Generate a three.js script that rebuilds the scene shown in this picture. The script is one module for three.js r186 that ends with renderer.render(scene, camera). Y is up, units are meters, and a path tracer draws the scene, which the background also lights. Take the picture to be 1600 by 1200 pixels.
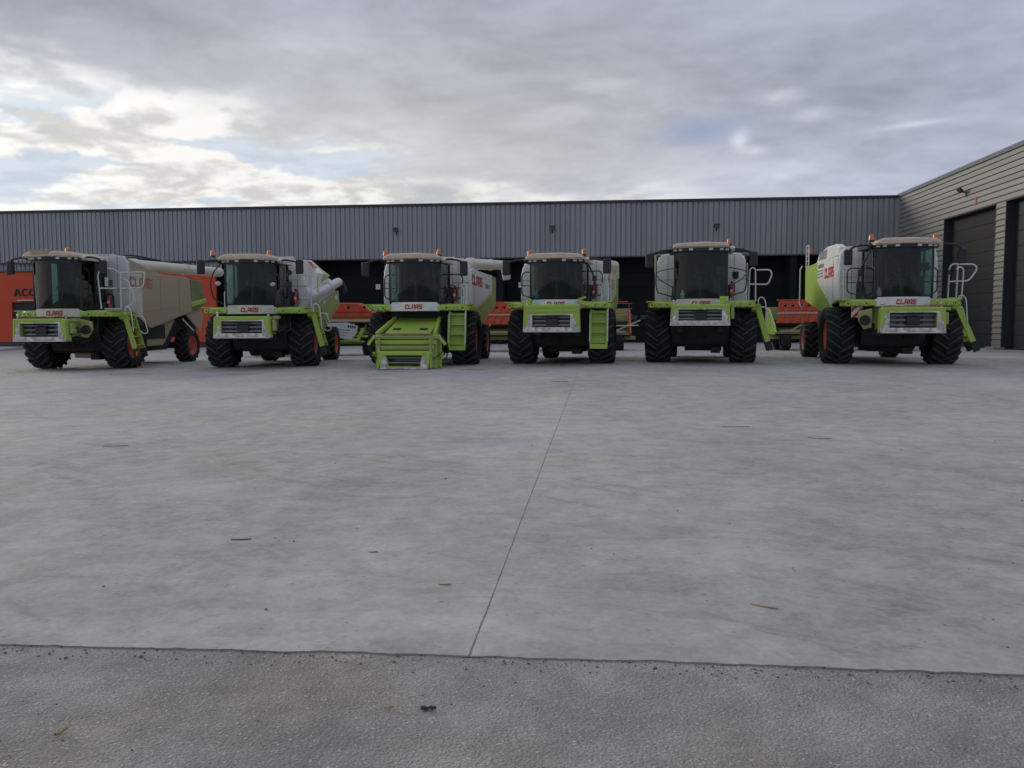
import * as THREE from 'three';
import { mergeGeometries } from 'three/addons/utils/BufferGeometryUtils.js';
import { RoundedBoxGeometry } from 'three/addons/geometries/RoundedBoxGeometry.js';
import { TextGeometry } from 'three/addons/geometries/TextGeometry.js';
import { FontLoader } from 'three/addons/loaders/FontLoader.js';

// ---------------------------------------------------------------- camera, sky, sun, exposure
const scene = new THREE.Scene();
const camera = new THREE.PerspectiveCamera(49.55, 4 / 3, 0.05, 600);
camera.position.set(0, 1.28, 0);
camera.rotation.order = 'YXZ';
camera.rotation.set(-0.0718, 0.10096, -0.003);
const EXPOSURE = 1.0, SUN = 1.3, SKY_GAIN = 1.0;
const SUN_AZ = -58, SUN_EL = 15;                    // degrees: azimuth from -z (negative = left), elevation
const rad = Math.PI / 180;

function mulberry(a) { return () => { a |= 0; a = (a + 0x6d2b79f5) | 0; let t = Math.imul(a ^ (a >>> 15), 1 | a); t = (t + Math.imul(t ^ (t >>> 7), 61 | t)) ^ t; return ((t ^ (t >>> 14)) >>> 0) / 4294967296; }; }
const rnd = mulberry(7);
const PERM = new Float32Array(65536); { const r = mulberry(99); for (let i = 0; i < 65536; i++) PERM[i] = r(); }
const hash2 = (x, y) => PERM[((x * 73 + y * 12289 + (x * y & 0x3ff) * 31) & 65535)];
function vnoise(x, y) {
  const xi = Math.floor(x), yi = Math.floor(y), fx = x - xi, fy = y - yi;
  const u = fx * fx * fx * (fx * (fx * 6 - 15) + 10), v = fy * fy * fy * (fy * (fy * 6 - 15) + 10);
  const a = hash2(xi, yi), b = hash2(xi + 1, yi), c = hash2(xi, yi + 1), d = hash2(xi + 1, yi + 1);
  return a + (b - a) * u + (c - a) * v + (a - b - c + d) * u * v;
}
function fbm(x, y, o = 5, g = 0.5) {
  let s = 0, a = 1, n = 0;
  for (let i = 0; i < o; i++) { s += a * vnoise(x, y); n += a; a *= g; const t = x * 1.62 - y * 1.21 + 17.3; y = x * 1.21 + y * 1.62 + 9.1; x = t; }
  return s / n;
}
const clamp = (v, a = 0, b = 1) => Math.min(b, Math.max(a, v));
const sstep = (a, b, v) => { const t = clamp((v - a) / (b - a)); return t * t * (3 - 2 * t); };
const mix = (a, b, t) => a + (b - a) * t;

// The sky: a grey stratus deck with thinner, brighter, broken cloud low on the left where the sun stands behind it.
{
  const W = 4096, H = 2048, data = new Float32Array(W * H * 4);
  const wisps = [[11.9, 14.3, 1.15, 0.42, 0.17], [13.8, 13.0, 1.2, 0.4, 0.15], [9.3, 11.7, 0.55, 0.6, 0.24], [10.3, 11.1, 0.7, 0.3, 0.14], [19.3, 11.9, 2.0, 0.16, 0.14], [0.5, 15.6, 2.2, 0.5, 0.07], [-1.8, 14.2, 1.6, 0.6, 0.07], [4, 13.6, 2.6, 0.5, 0.06], [4, 9.5, 3, 0.6, 0.06], [-20, 17.5, 5, 0.7, 0.05]];
  const S = new THREE.Vector3(Math.sin(SUN_AZ * rad) * Math.cos(SUN_EL * rad), Math.sin(SUN_EL * rad), -Math.cos(SUN_AZ * rad) * Math.cos(SUN_EL * rad));
  for (let j = 0; j < H; j++) {
    const el = ((j + 0.5) / H - 0.5) * 180;
    for (let i = 0; i < W; i++) {
      const k = (j * W + i) * 4; data[k + 3] = 1;
      if (el < -1) { data[k] = data[k + 1] = data[k + 2] = 0.22; continue; }
      const lon = ((i + 0.5) / W - 0.5) * 2 * Math.PI;                    // atan2(z, x)
      const dy = Math.sin(el * rad), ch = Math.cos(el * rad), dx = ch * Math.cos(lon), dz = ch * Math.sin(lon);
      let az = Math.atan2(dx, -dz) / rad;                                // 0 = straight along -z, right positive
      const inv = 1 / (Math.max(dy, 0) + 0.13), px = dx * inv, pz = dz * inv;
      const warp = fbm(px * 1.1 + 3, pz * 1.1 - 8, 3) - 0.5;
      const big = fbm(px * 0.95 + warp * 0.9 + 11.3, pz * 1.05 + warp + 4.7, 4);
      const mid = fbm(px * 2.7 + warp * 1.4, pz * 2.9 - warp + 31, 5, 0.55);
      const fine = fbm(px * 7.5 + warp * 2.5 + 7, pz * 8.5 + 3 + warp * 1.5, 6, 0.62);
      const cosS = dx * S.x + dy * S.y + dz * S.z, ang = Math.acos(clamp(cosS, -1, 1)) / rad;
      // how far into the thin, bright zone: below a slanting edge that runs from upper left down to the right
      const edge = 15.6 - 0.20 * Math.max(0, az + 37) - 0.03 * Math.max(0, -az - 60) + (mid - 0.5) * 9 + (big - 0.5) * 5;
      const wrapA = Math.abs(az) > 120 ? 1 - (Math.abs(az) - 120) / 60 : 1;
      let thin = sstep(-1.8, 3.4, edge - el) * sstep(26, -10, az) * clamp(wrapA + 0.0) * sstep(-170, -110, az);
      // stratus deck
      const d = 0.425 + (big - 0.5) * 0.25 + (mid - 0.5) * 0.17 + (fine - 0.5) * 0.15;
      const warm = Math.exp(-Math.pow((az + 14) / 20, 2)) * Math.exp(-Math.pow((el - 11.5) / 5.5, 2));
      const lowr = sstep(15, 3, el) * 0.09;
      let base = d + warm * 0.17 + lowr + 0.16 * Math.exp(-ang / 26) + 0.13 * sstep(25, 75, el);
      let r = base * mix(0.915, 0.99, warm), g = base * mix(0.985, 1.0, warm), b = base * mix(1.14, 1.03, warm);
      const rb = sstep(0, 24, az) * 0.075; r -= rb * 0.25 * base; b += rb * base;
      // blue gap on the right, faint
      const gap = Math.exp(-Math.pow((az - 6.8) / 3.6, 2) - Math.pow((el - 12.5) / 0.9, 2)) * 0.75 * sstep(0.30, 0.6, mid + 0.1);
      r = mix(r, 0.29, gap); g = mix(g, 0.36, gap); b = mix(b, 0.54, gap);
      for (const [wa, we, sa, se, am] of wisps) { const w = am * Math.exp(-Math.pow((az - wa) / sa, 2) - Math.pow((el - we - (az - wa) * 0.05) / se, 2)) * (0.45 + 1.1 * fine); r += w; g += w; b += w * 0.97; }
      // broken bright cloud
      if (thin > 0.001) {
        const rip = fbm(px * 9 + warp * 3 + 60, pz * 15 - warp * 2, 5, 0.6), lo = sstep(13, 8, el), lit = sstep(0.40, 0.63, mix(fine * 0.62 + mid * 0.42, fine * 0.35 + rip * 0.45 + mid * 0.24, lo));
        const glow = 0.77 + 0.38 * Math.exp(-ang / 24);
        const cl = glow * mix(0.76, 1.12, lit);
        const cov = fbm(px * 2.6 + 40 + warp * 2, pz * 3.6 + 12, 5, 0.54) + 0.10 * (fine - 0.5);
        const hole = sstep(0.475, 0.405, cov) * sstep(16, 12, el) * sstep(5, 8, el) * sstep(0, -12, az);
        let cr = cl, cg = cl * 0.99, cb = cl * 0.955;
        cr = mix(cr, 0.56, hole * 0.7); cg = mix(cg, 0.66, hole * 0.7); cb = mix(cb, 0.80, hole * 0.7);
        r = mix(r, cr, thin); g = mix(g, cg, thin); b = mix(b, cb, thin);
      }
      data[k] = r * SKY_GAIN; data[k + 1] = g * SKY_GAIN; data[k + 2] = b * SKY_GAIN;
    }
  }
  const sky = new THREE.DataTexture(data, W, H, THREE.RGBAFormat, THREE.FloatType);
  sky.mapping = THREE.EquirectangularReflectionMapping; sky.colorSpace = THREE.LinearSRGBColorSpace;
  sky.magFilter = sky.minFilter = THREE.LinearFilter; sky.needsUpdate = true;
  scene.background = sky; scene.environment = sky;
  const sun = new THREE.DirectionalLight(new THREE.Color().setRGB(1, 0.9, 0.74), SUN);
  sun.position.copy(S.clone().multiplyScalar(120)); sun.target.position.set(0, 0, -28); sun.position.add(sun.target.position);
  sun.castShadow = true; sun.shadow.radius = 36; sun.shadow.mapSize.set(4096, 4096);
  Object.assign(sun.shadow.camera, { left: -60, right: 60, top: 40, bottom: -40, near: 1, far: 260 });
  scene.add(sun, sun.target);
}

// ---------------------------------------------------------------- helpers
const font = await new FontLoader().loadAsync('fonts/droid/droid_sans_bold.typeface.json');
const groundY = (x) => (x > 0 ? 0 : x > -18 ? 0.0125 * x : -0.225 + 0.006 * (x + 18));   // the yard drains to the left
const used = {};
function numbered(n) { const k = used[n] = (used[n] ?? -1) + 1; return k ? n + '_' + String(k).padStart(3, '0') : n; }
const V = (x, y, z) => new THREE.Vector3(x, y, z);
function boxUV(g) {                                        // uv in metres, by the way each face points
  const p = g.attributes.position, n = g.attributes.normal, uv = new Float32Array(p.count * 2);
  for (let i = 0; i < p.count; i++) {
    const ax = Math.abs(n.getX(i)), ay = Math.abs(n.getY(i)), az = Math.abs(n.getZ(i));
    if (ax >= ay && ax >= az) { uv[2 * i] = p.getZ(i); uv[2 * i + 1] = p.getY(i); }
    else if (ay >= az) { uv[2 * i] = p.getX(i); uv[2 * i + 1] = p.getZ(i); }
    else { uv[2 * i] = p.getX(i); uv[2 * i + 1] = p.getY(i); }
  }
  g.setAttribute('uv', new THREE.BufferAttribute(uv, 2)); return g;
}
class B {
  constructor() { this.g = []; }
  add(g) { g = g.index ? g.toNonIndexed() : g; for (const k of Object.keys(g.attributes)) if (!['position', 'normal', 'uv'].includes(k)) g.deleteAttribute(k); this.g.push(g); return this; }
  box(w, h, d, x, y, z, rx = 0, ry = 0, rz = 0) {
    const s = Math.min(w, h, d), g = s > 0.045 ? new RoundedBoxGeometry(w, h, d, 1, Math.min(0.014, s * 0.2)) : new THREE.BoxGeometry(w, h, d);
    if (rx || ry || rz) g.applyMatrix4(new THREE.Matrix4().makeRotationFromEuler(new THREE.Euler(rx, ry, rz)));
    return this.add(g.translate(x, y, z));
  }
  bar(p, q, w, h = w) {                                    // a beam from p to q
    p = V(...p); q = V(...q); const L = p.distanceTo(q), g = new RoundedBoxGeometry(w, h, L, 1, Math.min(w, h) * 0.2), o = new THREE.Object3D();
    o.position.copy(p).lerp(q, 0.5); o.up.set(0, 1, 0.001); o.lookAt(q); o.updateMatrix(); return this.add(g.applyMatrix4(o.matrix));
  }
  cyl(p, q, r, r2 = r, seg = 18, open = false) {
    p = V(...p); q = V(...q); const L = p.distanceTo(q), g = new THREE.CylinderGeometry(r2, r, L, seg, 1, open);
    g.applyQuaternion(new THREE.Quaternion().setFromUnitVectors(V(0, 1, 0), q.clone().sub(p).normalize()));
    return this.add(g.translate((p.x + q.x) / 2, (p.y + q.y) / 2, (p.z + q.z) / 2));
  }
  tube(pts, r, bend = 0.08, seg = 7) {                     // a bent pipe with rounded corners
    const P = pts.map((a) => V(...a)), path = new THREE.CurvePath(); let last = P[0];
    for (let i = 1; i < P.length; i++) {
      if (i === P.length - 1) { path.add(new THREE.LineCurve3(last, P[i])); break; }
      const a = P[i].clone().lerp(P[i - 1], Math.min(0.49, bend / P[i].distanceTo(P[i - 1]))), b = P[i].clone().lerp(P[i + 1], Math.min(0.49, bend / P[i].distanceTo(P[i + 1])));
      if (last.distanceTo(a) > 1e-4) path.add(new THREE.LineCurve3(last, a));
      path.add(new THREE.QuadraticBezierCurve3(a, P[i], b)); last = b;
    }
    const n = path.curves.length * 5; return this.add(new THREE.TubeGeometry(path, n, r, seg, false));
  }
  sphere(x, y, z, r, sx = 1, sy = 1, sz = 1) { return this.add(new THREE.SphereGeometry(r, 14, 10).scale(sx, sy, sz).translate(x, y, z)); }
  polyX(pts, x0, x1, bevel = 0.012, hole) {                // polygon of (z, y), from x0 to x1
    return this.add(extrude(pts.map(([z, y]) => [-z, y]), Math.abs(x1 - x0), bevel, hole && hole.map(([z, y]) => [-z, y])).rotateY(Math.PI / 2).translate(Math.min(x0, x1), 0, 0));
  }
  polyZ(pts, z0, z1, bevel = 0.012, hole) { return this.add(extrude(pts, Math.abs(z1 - z0), bevel, hole).translate(0, 0, Math.min(z0, z1))); }
  polyY(pts, y0, y1, bevel = 0.006) { return this.add(extrude(pts.map(([x, z]) => [x, -z]), Math.abs(y1 - y0), bevel).rotateX(-Math.PI / 2).translate(0, Math.min(y0, y1), 0)); }
  mesh(name, mat, parent = scene, uvm = true) {
    const g = this.g.length > 1 ? mergeGeometries(this.g) : this.g[0]; if (uvm) boxUV(g);
    const m = new THREE.Mesh(g, mat); m.name = parent === scene ? numbered(name) : name; m.castShadow = m.receiveShadow = true; parent.add(m); return m;
  }
}
function extrude(pts, depth, bevel, hole) {
  const b = Math.min(bevel, depth * 0.4), s = new THREE.Shape(pts.map(([x, y]) => new THREE.Vector2(x, y)));
  if (hole) s.holes.push(new THREE.Path(hole.map(([x, y]) => new THREE.Vector2(x, y))));
  const g = new THREE.ExtrudeGeometry(s, { depth: depth - 2 * b, bevelEnabled: b > 0, bevelSize: b, bevelOffset: -b, bevelThickness: b, bevelSegments: 1, curveSegments: 8 });
  return g.translate(0, 0, b);
}
function thing(name, label, category, [x, y, z], turn = 0, group) {
  const o = new THREE.Group(); o.name = numbered(name); scene.add(o); o.position.set(x, y, z); o.rotation.y = turn;
  o.userData = { label, category }; if (group) o.userData.group = group; return o;
}
function tag(o, label, category, group) { Object.assign(o.userData, { label, category }); if (group) o.userData.group = group; return o; }
function struct(o) { o.userData.kind = 'structure'; return o; }
function put(name, geo, mat, parent) { const m = new THREE.Mesh(geo, mat); m.name = parent === scene ? numbered(name) : name; m.castShadow = m.receiveShadow = true; parent.add(m); return m; }

// ---------------------------------------------------------------- textures and materials
function tex(n, f, repeat = 1, srgb = false) {             // f(u, v) in pixels -> grey or [r, g, b], tiled
  const d = new Uint8Array(n * n * 4);
  for (let j = 0; j < n; j++) for (let i = 0; i < n; i++) { const c = f(i / n, j / n), k = (j * n + i) * 4, a = Array.isArray(c) ? c : [c, c, c]; for (let q = 0; q < 3; q++) d[k + q] = clamp(a[q]) * 255; d[k + 3] = 255; }
  const t = new THREE.DataTexture(d, n, n); t.wrapS = t.wrapT = THREE.RepeatWrapping; t.magFilter = THREE.LinearFilter; t.minFilter = THREE.LinearMipmapLinearFilter; t.generateMipmaps = true;
  t.repeat.set(repeat, repeat); if (srgb) t.colorSpace = THREE.SRGBColorSpace; t.needsUpdate = true; return t;
}
// tileable fbm: blend of four shifted copies
function tfbm(u, v, s, o = 5) {
  const a = fbm(u * s, v * s, o), b = fbm((u - 1) * s, v * s, o), c = fbm(u * s, (v - 1) * s, o), d = fbm((u - 1) * s, (v - 1) * s, o);
  return mix(mix(a, b, u), mix(c, d, u), v);
}
const lin = (r, g, b) => new THREE.Color().setRGB(r, g, b);
// speckled farm dust on paint: blotches with a grain of their own
function dusty(amount, dust, seed) {
  return (paint) => tex(256, (u, v) => {
    const a = tfbm(u + 0, v, 6 + seed % 3, 5), b = tfbm(v, u, 23, 3), gr = PERM[(Math.floor(u * 256) * 257 + Math.floor(v * 256) * 131 + seed) & 65535];
    const t = clamp(amount * (0.35 + 2.6 * (a - 0.38)) + amount * 0.9 * (b - 0.5) + (gr - 0.5) * 0.07 * amount);
    return [0, 1, 2].map((q) => Math.pow(mix(paint[q], dust[q], t), 1 / 2.2));
  }, 0.55, true);
}
const DUST = [0.40, 0.325, 0.25];
const paintMat = (paint, amount, seed, rough = 0.45, extra = {}) => new THREE.MeshPhysicalMaterial({ map: dusty(amount, DUST, seed)(paint), roughness: rough, clearcoat: extra.coat ?? 0.25, clearcoatRoughness: 0.35, ...extra.more });
const M = {};
M.white = paintMat([0.78, 0.785, 0.785], 0.2, 1); M.whiteDusty = paintMat([0.68, 0.66, 0.62], 0.45, 2, 0.6);
M.green = paintMat([0.37, 0.55, 0.06], 0.15, 3); M.greenDusty = paintMat([0.28, 0.38, 0.08], 0.45, 4, 0.6);
M.taupe = paintMat([0.42, 0.335, 0.225], 0.6, 5, 0.8, { coat: 0.05 }); M.cream = paintMat([0.66, 0.63, 0.54], 0.2, 6, 0.5);
M.roof = paintMat([0.66, 0.53, 0.42], 0.3, 7, 0.75, { coat: 0.05 }); M.lavender = paintMat([0.58, 0.59, 0.64], 0.1, 8, 0.45);
M.red = paintMat([0.54, 0.055, 0.012], 0.07, 9, 0.55, { coat: 0.1 }); M.orangeRim = paintMat([0.50, 0.065, 0.022], 0.16, 10, 0.5);
M.faded = paintMat([0.42, 0.10, 0.06], 0.55, 11, 0.8, { coat: 0 });
M.logo = new THREE.MeshStandardMaterial({ color: lin(0.42, 0.028, 0.02), roughness: 0.5 });
M.logoGrey = new THREE.MeshStandardMaterial({ color: lin(0.22, 0.22, 0.22), roughness: 0.6 });
M.black = new THREE.MeshStandardMaterial({ color: lin(0.018, 0.018, 0.02), roughness: 0.5 });
M.dark = new THREE.MeshStandardMaterial({ color: lin(0.03, 0.029, 0.028), roughness: 0.85 });
M.inside = new THREE.MeshStandardMaterial({ color: lin(0.012, 0.013, 0.014), roughness: 0.8 });
M.seat = new THREE.MeshStandardMaterial({ color: lin(0.03, 0.032, 0.035), roughness: 0.9 });
M.rubber = new THREE.MeshStandardMaterial({ map: tex(256, (u, v) => { const t = clamp(0.35 + 2.2 * (tfbm(u, v, 7) - 0.45)); return [mix(0.10, 0.15, t), mix(0.10, 0.145, t), mix(0.11, 0.145, t)]; }, 0.8, true), roughness: 0.85 });
M.lug = new THREE.MeshStandardMaterial({ map: tex(256, (u, v) => { const t = clamp(0.35 + 2.2 * (tfbm(u, v, 9) - 0.45)); return [mix(0.20, 0.30, t), mix(0.20, 0.29, t), mix(0.205, 0.28, t)]; }, 1.3, true), roughness: 0.75 });
M.steel = new THREE.MeshStandardMaterial({ map: tex(256, (u, v) => { const t = clamp(0.5 + 2.6 * (tfbm(u, v, 8, 5) - 0.5)), g = clamp(0.5 + 3 * (tfbm(v, u, 17, 4) - 0.5)), k = 0.66 + 0.26 * t; return [k * mix(1, 0.9, g * (1 - t)), k * mix(1, 0.85, g * (1 - t)), k * mix(1.03, 0.8, g * (1 - t))]; }, 1.1, true), metalness: 0.8, roughnessMap: tex(128, (u, v) => 0.35 + 0.35 * tfbm(u, v, 9), 2), roughness: 0.75 });
M.roller = new THREE.MeshStandardMaterial({ color: lin(0.20, 0.20, 0.22), metalness: 0.8, roughness: 0.36 });
M.rail = new THREE.MeshStandardMaterial({ color: lin(0.66, 0.66, 0.64), roughness: 0.45 });
M.glass = new THREE.MeshPhysicalMaterial({ color: lin(0.42, 0.64, 0.58), transmission: 1, thickness: 0, roughness: 0.02, ior: 1.4 });
M.lamp = new THREE.MeshPhysicalMaterial({ color: lin(0.42, 0.44, 0.45), roughness: 0.2, metalness: 0.2, clearcoat: 1 });
M.amber = new THREE.MeshPhysicalMaterial({ color: lin(0.62, 0.14, 0.025), roughness: 0.2, clearcoat: 0.8 });
M.mirror = new THREE.MeshStandardMaterial({ color: lin(0.7, 0.7, 0.7), metalness: 1, roughness: 0.05 });
M.paper = new THREE.MeshStandardMaterial({ color: lin(0.62, 0.64, 0.66), roughness: 0.7 });
M.straw = new THREE.MeshStandardMaterial({ color: lin(0.36, 0.27, 0.13), roughness: 0.9 });
M.strawDark = new THREE.MeshStandardMaterial({ color: lin(0.17, 0.105, 0.06), roughness: 0.95 });
M.grain = new THREE.MeshStandardMaterial({ map: tex(256, (u, v) => { const g = PERM[(Math.floor(u * 256) * 91 + Math.floor(v * 256) * 613) & 65535], t = clamp(tfbm(u, v, 14) * 0.7 + g * 0.5 - 0.1); return [mix(0.60, 0.76, t), mix(0.50, 0.65, t), mix(0.41, 0.55, t)]; }, 3, true), roughness: 0.95 });
M.exting = new THREE.MeshPhysicalMaterial({ color: lin(0.36, 0.02, 0.025), roughness: 0.3, clearcoat: 0.6 });
M.blue = new THREE.MeshStandardMaterial({ color: lin(0.10, 0.28, 0.42), roughness: 0.4 });

// ---------------------------------------------------------------- ground: asphalt to the horizon, two concrete slabs with a joint
const JOINT = -0.485, EDGE = -3.125;
function chevron(x, z, cx, w, slant, phase) {              // a tyre's print across the slab: bars that lean either way from the centre
  const dx = x - cx - (z + 10) * slant; if (Math.abs(dx) > w) return 0;
  const s = (z + Math.abs(dx) * 0.7 + 0.06 * fbm(x * 3, z * 3, 2) + phase) / 0.24, f = s - Math.floor(s);
  return sstep(0.5, 0.3, Math.abs(f - 0.5)) * sstep(w, w * 0.8, Math.abs(dx)) * sstep(0.38, 0.62, fbm(x * 1.7 + phase, z * 1.1, 3));
}
function concrete(x, z, out) {
  const a = fbm(x * 0.35 + 3, z * 0.22 - 7, 4), b = fbm(x * 1.5, z * 1.1 + 20, 5), c = fbm(x * 7, z * 6, 4, 0.6), w = fbm(x * 0.55 + 50, z * 0.8 + 3, 4);
  const grain = fbm(x * 38, z * 38, 3, 0.7), speck = hash2(Math.floor(x * 260) + 5000, Math.floor(z * 260) + 9000), broom = fbm(x * 3.2 + b, z * 21 + a * 6, 4, 0.6);
  let v = 0.405 * (1 + (a - 0.5) * 0.26 + (b - 0.5) * 0.30 + (c - 0.5) * 0.46 + (grain - 0.5) * 0.30 + (speck - 0.5) * 0.10 + (broom - 0.5) * 0.13);
  let t = clamp((w - 0.42) * 2.4) * 0.6;                                     // brownish field dust
  const sweep = fbm(x * 1.2 + b * 1.5 + 9, z * 5.5 + b * 3, 4);              // brushed, dragged mud smears
  v *= 1 - 0.13 * sstep(0.56, 0.74, sweep) * sstep(-24, -4, z) * sstep(0.4, 0.6, a + 0.1);
  let m = chevron(x, z, -3.6, 0.34, 0.55, 0.1) * 0.6 + chevron(x, z, -2.5, 0.34, 0.5, 1.2) * 0.5 + chevron(x, z, 1.6, 0.36, -0.22, 2.7) * 0.7 + chevron(x, z, 3.4, 0.36, -0.3, 0.6) * 0.5; m *= sstep(-11, -5, z);
  v *= 1 - 0.17 * clamp(m) * sstep(0.35, 0.7, c * 0.6 + b * 0.4);
  { const q = x * 0.82 + z * 0.57, w2 = -x * 0.57 + z * 0.82, sc = fbm(q * 1.1 + b * 1.4, w2 * 9 + c, 4, 0.6); v *= 1 - 0.20 * sstep(0.57, 0.74, sc) * sstep(0.46, 0.62, fbm(x * 0.8 + 7, z * 0.8 - 3, 3)) * sstep(-14, -5, z); }
  v *= 1 - 0.16 * Math.exp(-Math.pow((z + 8.74 + 0.012 * (b - 0.5)) / 0.008, 2)) * sstep(0.3, 0.55, c);
  const dot = fbm(x * 31 + 4, z * 31, 2, 0.6); v *= 1 - 0.35 * sstep(0.85, 0.92, dot);
  const stain = Math.exp(-Math.pow((x - 2.05) / 0.42, 2) - Math.pow((z + 6.35) / 0.42, 2)) * sstep(0.36, 0.62, c); t = Math.max(t, stain * 0.9);
  out[0] = v * mix(1.015, 1.085, t); out[1] = v * mix(1.0, 0.985, t); out[2] = v * mix(0.96, 0.85, t);
}
function groundTex(x0, x1, z0, z1, f, n = 2048) {                    // colour of the world's own ground, u along x, v along z
  const d = new Uint8Array(n * n * 4), o = [0, 0, 0];
  for (let j = 0; j < n; j++) for (let i = 0; i < n; i++) { f(mix(x0, x1, (i + 0.5) / n), mix(z0, z1, (j + 0.5) / n), o); const k = (j * n + i) * 4; for (let q = 0; q < 3; q++) d[k + q] = Math.pow(clamp(o[q]), 1 / 2.2) * 255 + PERM[(k * 7 + q) & 65535]; d[k + 3] = 255; }
  const t = new THREE.DataTexture(d, n, n); t.wrapS = t.wrapT = THREE.ClampToEdgeWrapping; t.magFilter = THREE.LinearFilter; t.minFilter = THREE.LinearMipmapLinearFilter; t.generateMipmaps = true; t.colorSpace = THREE.SRGBColorSpace; t.needsUpdate = true; return t;
}
function sheet(x0, x1, z0, z1, lift, uvBox, nx, nz, jag) {
  const g = new THREE.PlaneGeometry(x1 - x0, Math.abs(z1 - z0), nx, nz).rotateX(-Math.PI / 2).translate((x0 + x1) / 2, 0, (z0 + z1) / 2), p = g.attributes.position, uv = g.attributes.uv;
  for (let i = 0; i < p.count; i++) {
    let x = p.getX(i), z = p.getZ(i);
    if (jag) [x, z] = jag(x, z);
    p.setXYZ(i, x, groundY(x) + lift, z); uv.setXY(i, (x - uvBox[0]) / (uvBox[1] - uvBox[0]), (z - uvBox[2]) / (uvBox[3] - uvBox[2]));
  }
  g.computeVertexNormals(); return g;
}
{
  const fineBump = tex(512, (u, v) => 0.6 * tfbm(u, v, 40, 3) + 0.4 * PERM[(Math.floor(u * 512) * 311 + Math.floor(v * 512) * 77) & 65535], 1);
  // asphalt: rounded grey chips in a dark binder
  const cell = (x, z) => { let best = 9, id = 0; const xi = Math.floor(x), zi = Math.floor(z); for (let a = -1; a < 2; a++) for (let b = -1; b < 2; b++) { const h = hash2(xi + a + 700, zi + b + 300), k = hash2(xi + a + 90, zi + b + 1500), q = (xi + a + h - x) ** 2 + (zi + b + k - z) ** 2; if (q < best) { best = q; id = hash2(xi + a + 31, zi + b + 77); } } return [Math.sqrt(best), id]; };
  const asphaltAt = (x, z, o) => {
    const [d, id] = cell(x * 125, z * 125), [d2, id2] = cell(x * 260 + 9, z * 260), b = fbm(x * 2.2, z * 2.2, 5), w = fbm(x * 0.9 + 5, z * 0.9, 4), p = fbm(x * 9, z * 9, 3);
    const chip = sstep(0.62, 0.3, d) * (0.35 + 0.65 * id), chip2 = sstep(0.6, 0.3, d2) * id2;
    let v = 0.205 + 0.125 * chip + 0.09 * chip2; v *= 1 + (b - 0.5) * 0.55 + (p - 0.5) * 0.4; if (id > 0.975 && d < 0.5) v = 0.5;
    const t = clamp((w - 0.43) * 3); o[0] = v * mix(1, 1.09, t); o[1] = v * mix(1, 1.0, t); o[2] = v * mix(0.97, 0.88, t);
  };
  const aBox = [-3.2, 3.2, -4.4, 2.0], am = groundTex(...aBox, asphaltAt); am.wrapS = am.wrapT = THREE.MirroredRepeatWrapping;
  const ab = tex(1024, (u, v) => { const [d, id] = cell(u * 95 * 2, v * 95 * 2); return 0.30 * sstep(0.8, 0.1, d) * id + 0.45 * fbm(u * 150, v * 150, 3, 0.6) + 0.3 * fbm(u * 48, v * 48, 3); }, 3.2); ab.wrapS = ab.wrapT = THREE.MirroredRepeatWrapping;
  const asphalt = new THREE.MeshStandardMaterial({ map: am, bumpMap: ab, bumpScale: 0.008, roughness: 0.95 });
  const parts = [sheet(-260, 260, 60, -260, -0.007, aBox, 130, 4)];
  const ground = put('ground', parts[0], asphalt, scene); struct(ground);
  const zA = -8.2, zB = -19.1, zC = -60;
  const wob = (z) => 0.004 * (fbm(z * 3, 1, 3) - 0.5) * 2 + 0.009 * (fbm(z * 21, 5, 3) - 0.5), wobx = (x, z) => (z > EDGE - 0.02 ? 0.016 * (fbm(x * 4, 9, 4) - 0.5) * 2 + 0.016 * (fbm(x * 24, 3, 3) - 0.5) : 0);
  const dirt = new THREE.MeshStandardMaterial({ color: lin(0.30, 0.285, 0.26), roughness: 1 });
  const left = (x, z) => [Math.abs(x - JOINT) < 0.002 ? JOINT - 0.0035 + wob(z) * 0.5 : x, z + wobx(x, z)], right = (x, z) => [Math.abs(x - JOINT) < 0.002 ? JOINT + 0.0035 + wob(z + 7) * 0.5 : x, z + wobx(x, z)];
  const skirt = (x0, x1, f) => { const g = new THREE.PlaneGeometry(x1 - x0, 0.009, 520, 1).translate((x0 + x1) / 2, -0.0045, EDGE), p = g.attributes.position; for (let i = 0; i < p.count; i++) { const [x, z] = f(p.getX(i), EDGE); p.setXYZ(i, x, p.getY(i) + groundY(x), z - (p.getY(i) < -0.0045 ? 0.002 : 0)); } return boxUV(g); };
  const same = (x, z) => [x, z + wobx(x, z)];
  const zone = (x0, x1, z0, z1, n, bump, nx, nz) => { const t = groundTex(x0, x1, z0, z1, concrete, n), m = new THREE.MeshStandardMaterial({ map: t, roughness: 0.84 }); if (bump) { const b = fineBump.clone(); b.repeat.set((x1 - x0) * 2.2, (z0 - z1) * 2.2); b.needsUpdate = true; m.bumpMap = b; m.bumpScale = 0.0025; } return { box: [x0, x1, z0, z1], m, nx, nz }; };
  const lay = (zn, x0, x1, f, nx) => struct(put('concrete_slab', sheet(x0, x1, zn.box[2], zn.box[3], 0, zn.box, nx, zn.nz, f), zn.m, scene));
  const A = zone(-6.4, 4.4, EDGE, zA, 2048, true, 0, 320), Bz = zone(-16, 10.5, zA, zB, 2048, false, 0, 60), Cz = zone(-62, 24, zB, zC, 2048, false, 0, 4);
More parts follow.
